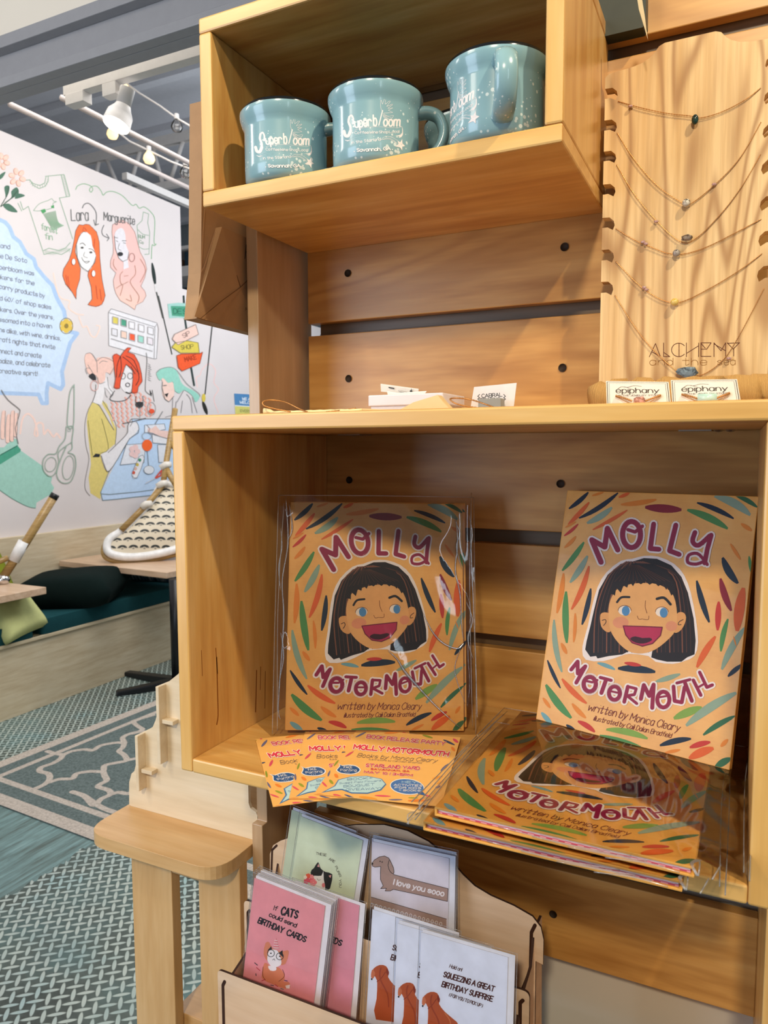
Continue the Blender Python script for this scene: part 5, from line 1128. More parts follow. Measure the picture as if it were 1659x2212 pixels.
MARK = [(280,200,415,85,32,'n',6),(275,310,420,155,32,'o',4),(350,265,620,88,34,'n',14),(405,300,578,190,44,'t',10),(445,345,685,208,26,'o',4),(248,388,345,305,22,'r',4),(640,170,885,135,36,'lo',6),(625,120,700,88,24,'o',2),(808,188,1060,205,58,'m',0),
        (1100,205,1382,335,52,'g',-14),(1168,155,1424,265,36,'n',-10),(1290,108,1540,240,60,'t',-20),(1440,105,1588,185,34,'dg',-8),(235,628,385,430,38,'g',6),(290,710,410,525,42,'t',6),(300,895,420,595,38,'o',14),(372,1000,432,750,36,'n',6),(268,1125,262,770,46,'g',-6),(200,920,245,645,36,'lo',6),
        (235,1325,180,965,38,'t',-16),(315,1120,325,920,24,'lo',4),(225,1435,135,1242,26,'n',-4),(300,1640,125,1410,52,'g',-12),(405,1540,235,1370,38,'o',-10),(165,1680,95,1600,34,'bl',0),(268,1200,230,1125,28,'lo',0),(400,1640,305,1540,32,'lo',-4),(155,1570,105,1500,24,'lo',0),
        (1345,535,1452,715,54,'n',12),(1330,680,1405,905,48,'m',8),(1165,695,1252,985,42,'n',6),(1318,840,1310,1040,42,'r',0),(1382,960,1332,1185,38,'g',8),(1490,745,1445,1045,72,'o',6),(1295,1080,1165,1295,46,'o',6),(1500,1020,1338,1310,50,'t',12),(1480,1275,1380,1358,34,'n',2),(1530,525,1545,640,24,'g',0),(1475,300,1550,350,30,'lo',0),(1400,440,1470,550,24,'lo',0),
        (665,1262,778,1280,28,'r',0),(478,1262,600,1308,28,'bl',-4),(620,1300,878,1325,52,'n',-8),(880,1392,1050,1340,36,'t',2),(1438,1470,1090,1695,62,'t',14),(1430,1630,1208,1760,40,'dg',8),(1005,1645,1200,1570,58,'lg',-4),(908,1830,1125,1785,42,'n',-8),(1115,1845,1258,1808,40,'r',-4),(1280,1850,1110,1920,60,'o',6),
        (540,1718,825,1782,46,'lg',-14),(495,1757,778,1838,26,'g',-6),(345,1660,462,1735,36,'r',-6),(265,1685,330,1730,26,'n',0),(1290,1985,1400,1920,50,'dg',-4),(1330,1840,1380,1790,30,'lo',0),(530,1830,560,1845,20,'lo',0),(945,1880,1050,1860,24,'lo',0),(1420,1080,1440,1150,10,'lo',0),(255,330,330,290,16,'lo',0),(250,470,330,390,26,'lo',4),(440,110,520,85,18,'lo',0)]
def cover_art(parent):
    A = Art(book_fmap, 3.2e-5, .42)
    for x0, y0, x1, y1, wd, c, bd in MARK: A.leaf(x0, y0, x1, y1, wd, C[c], 0, bd)
    WH = 'ece2e0'; MG = '8f1d44'
    # --- white cut-out edge, hair, face
    outl = [(720, 545), (640, 560), (540, 640), (480, 740), (440, 880), (415, 1000), (385, 1110), (375, 1180), (400, 1240), (520, 1250), (640, 1215), (700, 1200), (830, 1215), (880, 1255), (1000, 1270), (1080, 1250), (1150, 1215), (1175, 1120), (1160, 960), (1125, 780), (1080, 660), (1010, 580), (900, 530), (800, 525)]
    A.poly(outl, WH, 1, smooth=2)
    hair = [(720, 565), (640, 580), (550, 655), (490, 760), (455, 900), (430, 1010), (405, 1110), (395, 1170), (430, 1220), (470, 1215), (480, 1232), (560, 1215), (650, 1205), (700, 1180), (860, 1170), (850, 1225), (890, 1240), (960, 1255), (1060, 1255), (1100, 1225), (1150, 1205), (1158, 1110), (1145, 960), (1105, 780), (1060, 670), (990, 590), (890, 545), (800, 540)]
    A.poly(hair, '1d110d', 2)
    rn_ = random.Random(5)
    for i in range(24):
        t = i/23; x = 560+t*480; xb = 470+t*640; A.stroke([(740+(t-.5)*120, 565), (x, 640+40*abs(t-.5)), (xb, 900), (xb+(t-.5)*30, 1190)], 4+4*(i % 3 == 0), ('7c4a34', '5e3626', '46291f')[i % 3], 2.3, smooth=4)
    face = [(600, 770), (560, 860), (558, 960), (570, 1040), (620, 1120), (700, 1185), (790, 1198), (880, 1170), (970, 1100), (1015, 1040), (1030, 930), (1005, 800), (940, 740), (860, 715), (740, 715), (660, 735)]
    A.poly([(500, 930), (540, 915), (575, 940), (575, 1035), (545, 1050), (505, 1010)], 'd99c5e', 3, smooth=3); A.poly([(1025, 930), (1070, 915), (1092, 950), (1075, 1010), (1040, 1050), (1005, 1045)], 'd99c5e', 3, smooth=3)
    A.poly(face, 'e0a768', 3, smooth=3)
    A.ell((640, 985), 55, 40, 'd9906a', 4); A.ell((990, 1010), 40, 35, 'd9906a', 4)
    bang = [(560, 860), (570, 790), (585, 790), (600, 800), (610, 745), (640, 780), (660, 730), (685, 745), (700, 700), (725, 735), (745, 700), (780, 722), (810, 700), (840, 725), (870, 705), (900, 735), (930, 715), (955, 760), (965, 740), (990, 800), (1010, 780), (1030, 870), (1020, 720), (960, 620), (860, 580), (740, 575), (640, 620), (580, 720)]
    A.poly(bang, '1d110d', 5)
    for i in range(13): t = i/12; A.stroke([(735+(t-.5)*60, 590), (600+t*380, 690+25*abs(t-.5))], 3, '53301f', 5.3)
    for P in ([(512, 970), (535, 965), (538, 985), (522, 1005)], [(1072, 965), (1045, 980), (1038, 1000), (1058, 1000)]): A.stroke(P, 5, '3a2218', 4.5, smooth=3)
    A.stroke([(615, 845), (645, 812), (700, 810)], 15, '1d1a1c', 5, smooth=4); A.stroke([(890, 822), (940, 815), (985, 860)], 18, '1d1a1c', 5, smooth=4)
    for c_, ic in (((668, 902), (676, 905)), ((925, 912), (938, 918))):
        A.ell(c_, 44, 34, 'e9dcd0', 5); A.ell(ic, 27, 34, '4f86b8', 6); A.ring(c_, 44, 34, 4, '7a4a30', 6, a0=PI, a1=2*PI)
    A.stroke([(812, 835), (810, 880), (822, 920)], 4.5, '8a5430', 5, smooth=3); A.stroke([(755, 940), (765, 962), (790, 960)], 4, '8a5430', 5, smooth=3); A.stroke([(795, 962), (830, 965), (835, 940)], 4, '8a5430', 5, smooth=3)
    mouth = [(658, 1008), (790, 1012), (928, 1018), (915, 1075), (860, 1130), (790, 1148), (720, 1125), (675, 1070)]
    A.poly(mouth, 'b02a50', 5, smooth=1); A.stroke(mouth+[mouth[0]], 7, '6f1230', 6); A.poly([(706, 1095), (740, 1080), (790, 1092), (840, 1090), (858, 1105), (820, 1125), (770, 1130), (725, 1115)], '3a0f1c', 6, smooth=2)
    # --- title letters traced as thick strokes
    T = [([(505, 570), (440, 415), (530, 465), (548, 335), (620, 485)], 36), ([(715+62*math.cos(a), 378+90*math.sin(a)) for a in [i*PI/9-1.2 for i in range(19)]], 36), ([(690, 345), (740, 360), (790, 320)], 24), ([(868, 305), (845, 475), (905, 480)], 34), ([(1022, 312), (978, 490), (1045, 515)], 34),
         ([(1155, 362), (1138, 425), (1180, 452), (1258, 385)], 32), ([(1268, 380), (1240, 480), (1222, 575)], 32), ([(1222, 560), (1165, 582), (1105, 570), (1112, 520), (1170, 508), (1215, 550), (1240, 585)], 22),
         ([(300, 1308), (345, 1252), (345, 1335), (398, 1285), (335, 1398)], 26), ([(428+42*math.cos(a), 1408+50*math.sin(a)) for a in [i*PI/8 for i in range(17)]], 30), ([(400, 1385), (445, 1395), (480, 1380)], 16), ([(500, 1362), (575, 1382)], 22), ([(540, 1378), (508, 1468)], 28),
         ([(598+38*math.cos(a), 1470+46*math.sin(a)) for a in [i*PI/8 for i in range(17)]], 28), ([(565, 1455), (635, 1470)], 14), ([(690, 1425), (665, 1530)], 26), ([(690, 1425), (748, 1440), (735, 1480), (685, 1488), (752, 1542)], 20),
         ([(780, 1510), (800, 1415), (838, 1490), (868, 1412), (858, 1572)], 28), ([(935+42*math.cos(a), 1515+54*math.sin(a)) for a in [i*PI/8 for i in range(17)]], 28), ([(900, 1500), (975, 1488)], 14), ([(1005, 1425), (1012, 1525), (1062, 1535), (1082, 1430)], 26), ([(1028, 1402), (1120, 1378)], 20), ([(1085, 1402), (1132, 1525)], 27),
         ([(1142, 1382), (1194, 1486)], 24), ([(1186, 1328), (1236, 1432), (1274, 1416)], 23), ([(1168, 1436), (1214, 1410)], 15)]
    for P, wd in T:
        sm = 3 if len(P) > 12 or (len(P) == 7 and wd == 22) or (len(P) == 4 and wd == 32) else 0
        A.stroke(P, wd+24, WH, 4.2, smooth=sm); 
    for P, wd in T:
        sm = 3 if len(P) > 12 or (len(P) == 7 and wd == 22) or (len(P) == 4 and wd == 32) else 0
        A.stroke(P, wd, MG, 5.2, smooth=sm)
    A.text('written by Monica Cleary', (412, 1585), (1040, 1735), 50, 4.4, '6a1a2c', 4, slant=.25); A.text('illustrated by Caili Dalian Bradfield', (452, 1655), (985, 1778), 32, 3.3, '6a1a2c', 4, slant=.25)
    return A.build('cover_art', parent)
def make_book():
    t = thing('picture_book', 'x', 'book', (0, 0, 0), 'orange picture books in the lower cubby')
    bevel(box('front_cover', (0, 0, -.0022), (BW, BH, 0), M_COV, t, 0), .0006); bevel(box('back_cover', (0, 0, -BT), (BW, BH, -BT+.0022), M_COV, t, 0), .0006)
    box('spine', (-.0012, 0, -BT), (.0012, BH, 0), M_COV, t, .0008); box('page_block', (.0015, .003, -BT+.0022), (BW-.003, BH-.003, -.0022), M_PAGES, t, 0)
    box('endpaper', (.0015, .0028, -BT+.0022), (BW-.0028, BH-.0028, -BT+.0040), M_GING, t, 0)
    cover_art(t); return t
def sleeve_mat(name, bs=.0, rough=.06, f=.02, tint=(.97, .98, 1)):
    m = glassy(name, tint, f, rough); nt = m.node_tree; return m
M_SLV = sleeve_mat('clear_plastic_sleeve', 0, .06, .035, (.99, .99, 1)); M_SLVE = glassy('plastic_fold', (1, 1, 1), .10, .08)
def _milky(m):
    nt = m.node_tree; o = nt.nodes['Material Output']; src = o.inputs[0].links[0].from_socket
    d = nt.nodes.new('ShaderNodeBsdfDiffuse'); d.inputs[0].default_value = (.9, .93, 1, 1); mx = nt.nodes.new('ShaderNodeMixShader'); mx.inputs[0].default_value = .13
    nt.links.new(src, mx.inputs[1]); nt.links.new(d.outputs[0], mx.inputs[2]); nt.links.new(mx.outputs[0], o.inputs[0])
_milky(M_SLVE)
M_CREASE = glassy('plastic_crease', (1, 1, 1), .38, .16)
def sleeve(t, x0, y0, x1, y1, z, amp, seed, nx=40, ny=52, name='plastic_sleeve', back=True):
    """clear bag: wrinkled front sheet, loose flap at the sides, folded seams"""
    from mathutils import noise as mn
    V = []; F = []
    for j in range(ny+1):
        for i in range(nx+1):
            x = x0+(x1-x0)*i/nx; y = y0+(y1-y0)*j/ny
            edge = max(0, -x/.012, (x-BW)/.012) if BW else 0
            r = mn.noise(Vector((x*22+seed, y*9, seed)))
            rid = (1-abs(mn.noise(Vector((x*16+y*10+seed*2, y*5-x*4, seed*3)))))**7
            a = amp*(.35+1.6*min(1, edge)+.8*max(0, min(1, (x-BW*.72)/.03)))
            V.append((x, y, z+a*(r*.5+rid*.9)*(1 if 0 < i < nx and 0 < j < ny else .2)))
    for j in range(ny):
        for i in range(nx): q = j*(nx+1)+i; F.append((q, q+1, q+nx+2, q+nx+1))
    o = mesh_obj(name, V, F, M_SLV, t, None, True)
    if back:
        bm = bmesh.new()
        for P in ([(x0, y0, z), (x0-.0006, (y0+y1)/2, z*.5), (x0, y1, z)], [(x1, y0, z), (x1+.0006, (y0+y1)/2, z*.6), (x1, y1, z)], [(x0, y1, z), ((x0+x1)/2, y1+.0008, z), (x1, y1, z)], [(x1-.004, y0+.01, z+.0002), (x1-.006, y1*.6, z+.0005), (x1-.0035, y1-.004, z)], [(x0+.006, y0+.004, z), (x0+.003, y1*.5, z+.0005), (x0+.007, y1-.01, z)]):
            tube_bm(bm, smooth_pts([Vector(p) for p in P], 8), .0005, 6)
        bm_obj('sleeve_seam', bm, M_SLVE, o, True)
    return o
bk = make_book(); bk['label'] = 'unwrapped orange picture book leaning at the right on top of the bagged books'
poses = [(Vector((.3347, .2191, .0244)), (1.3101, -.0046, -.2645)), (Vector((.0584, .1015, .0067)), (1.3543, .0151, .4724)), (Vector((.306, -.030, .0236)), (0, 0, -.018)), (Vector((.298, -.0375, .0118)), (0, 0, .002))]
bk.location, bk.rotation_euler = poses[0]
b2_ = dup(bk, poses[1][0], poses[1][1], 'orange picture book in a clear plastic sleeve standing at the left'); b3 = dup(bk, poses[2][0], poses[2][1], 'plastic wrapped orange picture book lying flat under the leaning book, cover in view'); b4 = dup(bk, poses[3][0], poses[3][1], 'lowest bagged picture book of the flat pair, pink checked edge to the front')
b2b = dup(bk, Vector((.0584, .1015, .0067))+Vector((-.001, .0125, .0)), poses[1][1], 'second sleeved picture book hidden close behind the standing left one')
s = sleeve(b2_, -.016, -.004, BW+.014, BH+.008, .0022, .0042, 3.1)
# glossy creases of the sleeve: raised folds running across the lower right
A = Art(lambda x, y, h: Vector((x, y, .0030+h)), 1e-4)
def zz(P): return [((a-165)/1118*BW, (1568-b)/1435*BH) for a, b in P]
bm = bmesh.new()
for P, r in (([(800, 1075), (860, 1130), (905, 1200), (985, 1290), (1090, 1400), (1190, 1490), (1265, 1555)], (.0003, .0012, .0020, .0018, .0013, .0008, .0002)), ([(1020, 830), (1080, 950), (1150, 1025), (1240, 1060), (1285, 1025)], (.0002, .0011, .0014, .0010, .0003)), ([(1240, 230), (1248, 400), (1232, 560), (1262, 720), (1270, 900), (1282, 1010)], (.0003, .001, .0012, .0011, .0009, .0003)), ([(1262, 1060), (1225, 1200), (1290, 1400)], (.0003, .0008, .0003)), ([(1340, 60), (1335, 400), (1345, 700), (1360, 1200), (1365, 1500)], (.0005, .0011, .0010, .0011, .0005)), ([(100, 300), (112, 420), (96, 560), (110, 700)], (.0002, .0009, .0012, .0003)), ([(150, 140), (175, 300), (150, 380)], (.0002, .0012, .0003)), ([(118, 960), (140, 1120), (112, 1290)], (.0002, .0011, .0002)), ([(1320, 200), (1345, 330), (1322, 480)], (.0002, .0012, .0002)), ([(1300, 760), (1340, 880), (1310, 1000), (1345, 1130)], (.0002, .0012, .001, .0002)), ([(1230, 240), (1262, 330), (1240, 420), (1275, 560)], (.0002, .0012, .0010, .0002)), ([(130, 100), (150, 400), (120, 640), (135, 900), (115, 1400), (130, 1500)], (.0004, .001, .0008, .0011, .0008, .0004))):
    q = zz(P); Q = smooth_pts([Vector((a, b, .0022)) for a, b in q], 6); n_ = len(Q); R_ = []
    for i in range(n_):
        tt = i/(n_-1)*(len(r)-1); i0 = min(int(tt), len(r)-2); R_.append((r[i0]*(1-tt+i0)+r[i0+1]*(tt-i0))*.95)
    k0 = len(bm.verts); tube_bm(bm, Q, R_, 8)
for v in bm.verts: v.co.z = .0022+(v.co.z-.0022)*.28
bm_obj('sleeve_crease', bm, M_CREASE, s, True)
sleeve(b3, -.022, -.004, BW+.038, BH-.01, .0016, .0016, 8.3); sleeve(b4, -.014, -.006, BW+.03, BH-.02, .0006, .0006, 5.2)
for par, x_ in ((b3, 0), (b4, 0)):
    rnn = random.Random(4)
    for k_ in range(7):
        x = BW+.002+rnn.uniform(-.002, .012) if k_ < 5 else -.004-rnn.uniform(0, .012); bm = bmesh.new()
        tube_bm(bm, smooth_pts([Vector((x, -.004, -.004)), Vector((x+rnn.uniform(-.006, .006), .003, .001)), Vector((x+rnn.uniform(-.004, .008), .012, .0005))], 4), .0006, 6); bm_obj('sleeve_wrinkle', bm, M_SLVE, par, True)
    for k_ in range(4): bm = bmesh.new(); tube_bm(bm, smooth_pts([Vector((.06+.03*k_, -.0045, -.002-.0016*k_)), Vector((.12+.02*k_, -.0052, -.003)), Vector((.17+.012*k_, -.0042, -.0015*k_))], 4), .0005, 6); bm_obj('sleeve_wrinkle', bm, M_SLVE, par, True)
# ================================================================== PARTY FLYERS
FW_, FH_ = .127, .1735
H_F = homog([(830, 40), (1640, 100), (1543, 656), (497, 545)], [(0, 1), (1, 1), (1, 0), (0, 0)])
def fly_f(x, y, h):
    u, v = H_F(x, y); return Vector((min(max(u, 0.002), .998)*FW_, min(max(v, .002), .998)*FH_, h))
M_FLY = flat('flyer_orange', 'f4bb6a', .35, vary=.02)
def make_flyer():
    t = thing('party_flyer', 'x', 'flyer', (0, 0, 0), 'fanned party flyers at the cubby edge')
    box('sheet', (0, 0, -.0004), (FW_, FH_, 0), M_FLY, t, 0)
    A = Art(fly_f, 3e-5, .4); RD = 'd2385a'; WH = 'f6ecdc'
    A.text('BOOK RELEASE PARTY', (905, 108), (1520, 162), 24, 6, RD, 3, out=WH, ow=5, up=(.25, -1)); A.text('MOLLY MOTORMOUTH', (808, 190), (1555, 248), 31, 10.5, 'dd3a55', 3, out=WH, ow=9, up=(.25, -1))
    A.text('Books by Monica Cleary', (835, 252), (1470, 296), 28, 2.3, '3a3c5a', 3, up=(.3, -1), slant=.2); A.text('Illustrations by Caili Dalian Bradfield', (930, 276), (1350, 306), 11, 1.2, '55566a', 3, up=(.3, -1))
    A.text('STARLAND YARD', (903, 330), (1335, 356), 23, 6.5, RD, 3, out=WH, ow=4, up=(.25, -1)); A.text('SAVANNAH, GA', (945, 354), (1258, 374), 12, 3.2, RD, 3, up=(.2, -1)); A.text('MAY 10 | 3-5PM', (895, 380), (1283, 410), 17, 5.2, RD, 3, out=WH, ow=3, up=(.25, -1))
    NV, LB, WB = '2c5a92', 'b8dde6', 'f0f2f4'
    A.poly([(675, 352), (700, 322), (690, 300), (718, 318), (770, 312), (830, 320), (868, 350), (850, 378), (790, 392), (710, 382), (680, 365)], WB, 1, smooth=2); A.poly([(682, 352), (706, 324), (698, 308), (722, 323), (770, 318), (826, 325), (860, 350), (844, 373), (790, 386), (714, 377), (688, 363)], NV, 2, smooth=2)
    A.text('FACE', (735, 345), (800, 342), 16, 2.6, WB, 3); A.text('Painting', (707, 366), (835, 366), 16, 2.2, WB, 3); A.text('!!!', (745, 385), (775, 385), 13, 2, WB, 3)
    A.poly([(555, 537), (660, 480), (690, 430), (790, 405), (920, 400), (1040, 425), (1080, 470), (1040, 520), (930, 548), (800, 545), (720, 515), (660, 520)], '4f7fb4', 1, smooth=1); A.poly([(585, 530), (668, 486), (697, 436), (792, 411), (918, 406), (1034, 430), (1070, 470), (1032, 514), (928, 541), (803, 538), (724, 509), (660, 514)], LB, 2, smooth=1)
    A.text('BOOK+', (765, 440), (965, 428), 17, 2.6, '2f5f98', 3); A.text('Sweet Field Flowers', (695, 470), (1035, 448), 13, 1.8, '2f5f98', 3, slant=.2); A.text('BOUQUET', (735, 497), (985, 480), 17, 2.6, '2f5f98', 3); A.text('GIVEAWAY!', (755, 524), (1035, 514), 18, 2.6, '2f5f98', 3)
    A.ell((1250, 492), 142, 66, WB, 1, .12); A.ell((1250, 492), 136, 60, '4a78b8', 2, .12); A.poly([(1355, 520), (1380, 535), (1420, 572), (1340, 550)], '3a66a4', 2)
    A.text('HEY!', (1205, 462), (1335, 468), 17, 3, 'bfe0ee', 3); A.text('ACTIVITIES', (1140, 486), (1370, 494), 15, 3, WB, 3); A.text('FOR KIDS', (1150, 508), (1362, 514), 13, 2.8, WB, 3); A.text('+ BOOKS!', (1185, 528), (1362, 535), 12, 2.6, WB, 3)
    for x0, y0, x1, y1, wd, c in ((820,100,900,62,13,'6a6a8c'),(745,248,808,208,14,'d9506a'),(655,322,692,275,13,'8e9a3a'),(608,405,625,355,16,'6a6a8c'),(640,400,655,345,0,'n'),(662,385,688,415,26,'f08a3c'),(620,432,650,465,22,'9aa23a'),(560,448,600,488,16,'e2586e'),(1040,70,1155,62,14,'f08a3c'),(1180,48,1230,62,18,'d9506a'),(1215,68,1340,76,8,'3c4a6c'),(1338,82,1420,105,16,'8e9a3a'),(1505,118,1600,158,16,'3c4a6c'),(1580,112,1625,140,20,'d9506a'),
            (1575,175,1605,205,20,'f08a3c'),(1510,362,1570,305,22,'6a6a8c'),(1450,425,1530,405,16,'f0a03c'),(1480,500,1520,485,20,'6a6a8c'),(1490,470,1540,440,14,'f0a03c'),(650,552,720,570,18,'e2586e'),(742,552,820,582,14,'4c5c88'),(862,572,1010,595,22,'f0a03c'),(990,562,1120,570,14,'e2586e'),(1105,598,1218,598,13,'6a6a8c'),(1265,582,1345,585,10,'9aa23a'),(1265,608,1420,605,20,'f08a3c'),(1400,560,1450,575,14,'e2586e'),(500,548,570,552,10,'f08a3c'),(860,48,880,40,10,'d9506a'),(700,215,745,212,10,'3c4a6c'),(760,60,830,48,12,'8e9a3a')):
        if c != 'n': A.leaf(x0, y0, x1, y1, wd, c, 1)
    A.build('flyer_print', t); return t
f3 = make_flyer(); f3['label'] = 'rightmost party flyer of the fan, all of its text in view'
f3.location = (.1722, -.0205, .0038); f3.rotation_euler = (0, 0, .240)
dup(f3, (.1536, -.0375, .0026), (0, 0, .466), 'middle party flyer of the fan, half covered by the right one'); dup(f3, (.1475, -.056, .0012), (0, 0, .72), 'leftmost party flyer of the fan, mostly covered by the middle one')
# ================================================================== CARD RACK below the cubby
X0, X1 = -.022, .3565
rk = thing('card_rack', 'tiered laser cut plywood card rack full of greeting cards', 'card rack', (.167, .12, -.42))
def tier(y, P, lab='tier_board'):
    o = prism(lab, [Vector((p[0], y, p[1])) for p in P], (0, 1, 0), .0032, W_ROSE, None, edge=BURNT); return K(o, rk)
zt1, zt2, zt3 = -.2995, -.2405, -.2060
tier(.062, rounded([(X0, zt1, 0), (X1, zt1, 0), (X1, -.40, 0), (X0, -.40, 0)], .006))
def T2(u, v): p = at_y(u, v, .118); return (p.x, p.z)
tier(.118, rounded([(X0, zt2, 0), (X1, zt2-.001, 0), (X1, -.38, 0), (X0, -.38, 0)], .007))
def T3(u, v): p = at_y(u, v, .180); return (p.x, p.z)
crest = [T3(583, 1845), T3(590, 1826), T3(606, 1816), T3(640, 1805), T3(700, 1790), T3(770, 1782), T3(830, 1782), T3(880, 1795), T3(925, 1818), T3(965, 1850), T3(1000, 1890), T3(1025, 1914), T3(1060, 1935), T3(1110, 1957), T3(1150, 1980), T3(1168, 2003), T3(1174, 2030), T3(1173, 2084), T3(1157, 2076), (T3(1157, 2076)[0], -.36), (T3(590, 1900)[0]+.008, -.36), T3(583, 1930)]
tier(.180, crest, 'back_board')
def slot(y, P, w):
    A = Art(lambda x, z, h: Vector((x, y-h, z)), 1e-4); A.stroke(P, w, '3a2218', 1); K(A.build('tab_slot'), rk)
for xs in (X0+.008, X1-.012): slot(.0618, [(xs, -.40), (xs, zt1-.018), (xs+.003, zt1-.012)], .0042)
for xs in (X0+.006, X1-.010): slot(.1178, [(xs, -.37), (xs, zt2-.016), (xs+.003, zt2-.012)], .0040)
slot(.1798, [T3(1156, 1998), T3(1148, 2014), T3(1146, 2095), T3(1128, 2140)], .0040); slot(.1798, [T3(598, 1826), T3(588, 1836), T3(586, 1900)], .003)
for xs in (X0+.010, X1-.014):
    P = [(.064, -.42), (.064, -.315), (.112, -.300), (.120, -.262), (.170, -.250), (.182, -.215), (.215, -.215), (.225, -.42)]
    K(prism('side_panel', [Vector((xs, a, b)) for a, b in P], (1, 0, 0), .0032, W_ROSE, None, edge=BURNT), rk)
K(box('shelf_floor', (X0+.01, .063, -.415), (X1-.012, .118, -.412), W_ROSE, None, 0), rk); K(box('shelf_floor', (X0+.01, .119, -.362), (X1-.012, .179, -.359), W_ROSE, None, 0), rk)
# ------------------------------------------------------------------ greeting cards
CT = .0007
def card_frame(px, y0, k, W, H):
    """rectangle in the leaning plane y = y0 + k (z + .42) whose top edge runs through two traced corners"""
    n = Vector((0, 1, -k)).normalized(); p = Vector((0, y0, -.42))
    a = at_plane(*px[0], p, n); b = at_plane(*px[1], p, n); ex = (b-a).normalized(); ey = n.cross(ex).normalized()
    if ey.z < 0: ey = -ey
    wd = (b-a).length if W is None else W
    nn = ex.cross(ey)
    if nn.y > 0: nn = -nn
    o = a-ey*H
    return o, ex, ey, nn, wd
def greeting_card(px, y0, k, base, lab, grp, H=.140, border='eceaf2', art=None, insert=None, W=None, inset=.03, sl=True):
    o, ex, ey, nn, wd = card_frame(px, y0, k, W, H)
    t = thing('greeting_card', lab, 'card', tuple(o), grp)
    def F(a, b, h): return o+ex*(a*wd)+ey*(b*H)+nn*h
    K(prism('envelope', [F(.012, 0, 0), F(1, 0, 0), F(1, 1, 0), F(.012, 1, 0)], -nn, CT, paint(border)), t)
    K(prism('card_front', [F(0, 0, .0012), F(.93, 0, .0012), F(.93, .975, .0012), F(0, .975, .0012)], -nn, .0008, paint(base, .45)), t)
    if art:
        A = Art(lambda a, b, h: F(a, b, .0012+h), 3e-5); art(A, F); K(A.build('card_print'), t)
    if sl:
        V = []; n1, n2 = 10, 14; rr = random.Random(hash(lab) % 1000 if 0 else len(lab))
        for j in range(n2+1):
            for i in range(n1+1): V.append(F(-.02+1.045*i/n1, -.01+1.035*j/n2, .0022+.0004*math.sin(i*2.1+j*1.3+len(lab))))
        K(mesh_obj('plastic_sleeve', V, [(j*(n1+1)+i, j*(n1+1)+i+1, (j+1)*(n1+1)+i+1, (j+1)*(n1+1)+i) for j in range(n2) for i in range(n1)], M_SLV, None, None, True), t)
        K(tube('sleeve_edge', [F(-.02, 0, .002), F(-.02, 1.025, .002), F(1.025, 1.025, .002), F(1.025, 0, .002)], .00035, M_SLVE, None, 5), t)
    return t
def px_to_ab(px, y0, k, H=.140, W=None):
    o, ex, ey, nn, wd = card_frame(px, y0, k, W, H); n = Vector((0, 1, -k)).normalized(); p = Vector((0, y0, -.42))
    def f(u, v):
        q = at_plane(u, v, p, n)-o; return (q.dot(ex)/wd, q.dot(ey)/H)
    return f
def pxart(px, y0, k, fn, H=.140):
    f = px_to_ab(px, y0, k, H)
    def art(A, F):
        B = Art(None); fn(B)
        def g(x, y): a, b = f(x, y); return (min(max(a, .0), .93), min(max(b, 0), .975))
        A.take(B, g)
    return art
s1 = 4.894
def q1(P): return [(440+a/s1, 1760+b/s1) for a, b in P]
def tA(B, s, a, b, h, w, c, l=3, **kw): p = q1([a, b]); B.text(s, p[0], p[1], h/s1, w/s1, c, l, **kw)
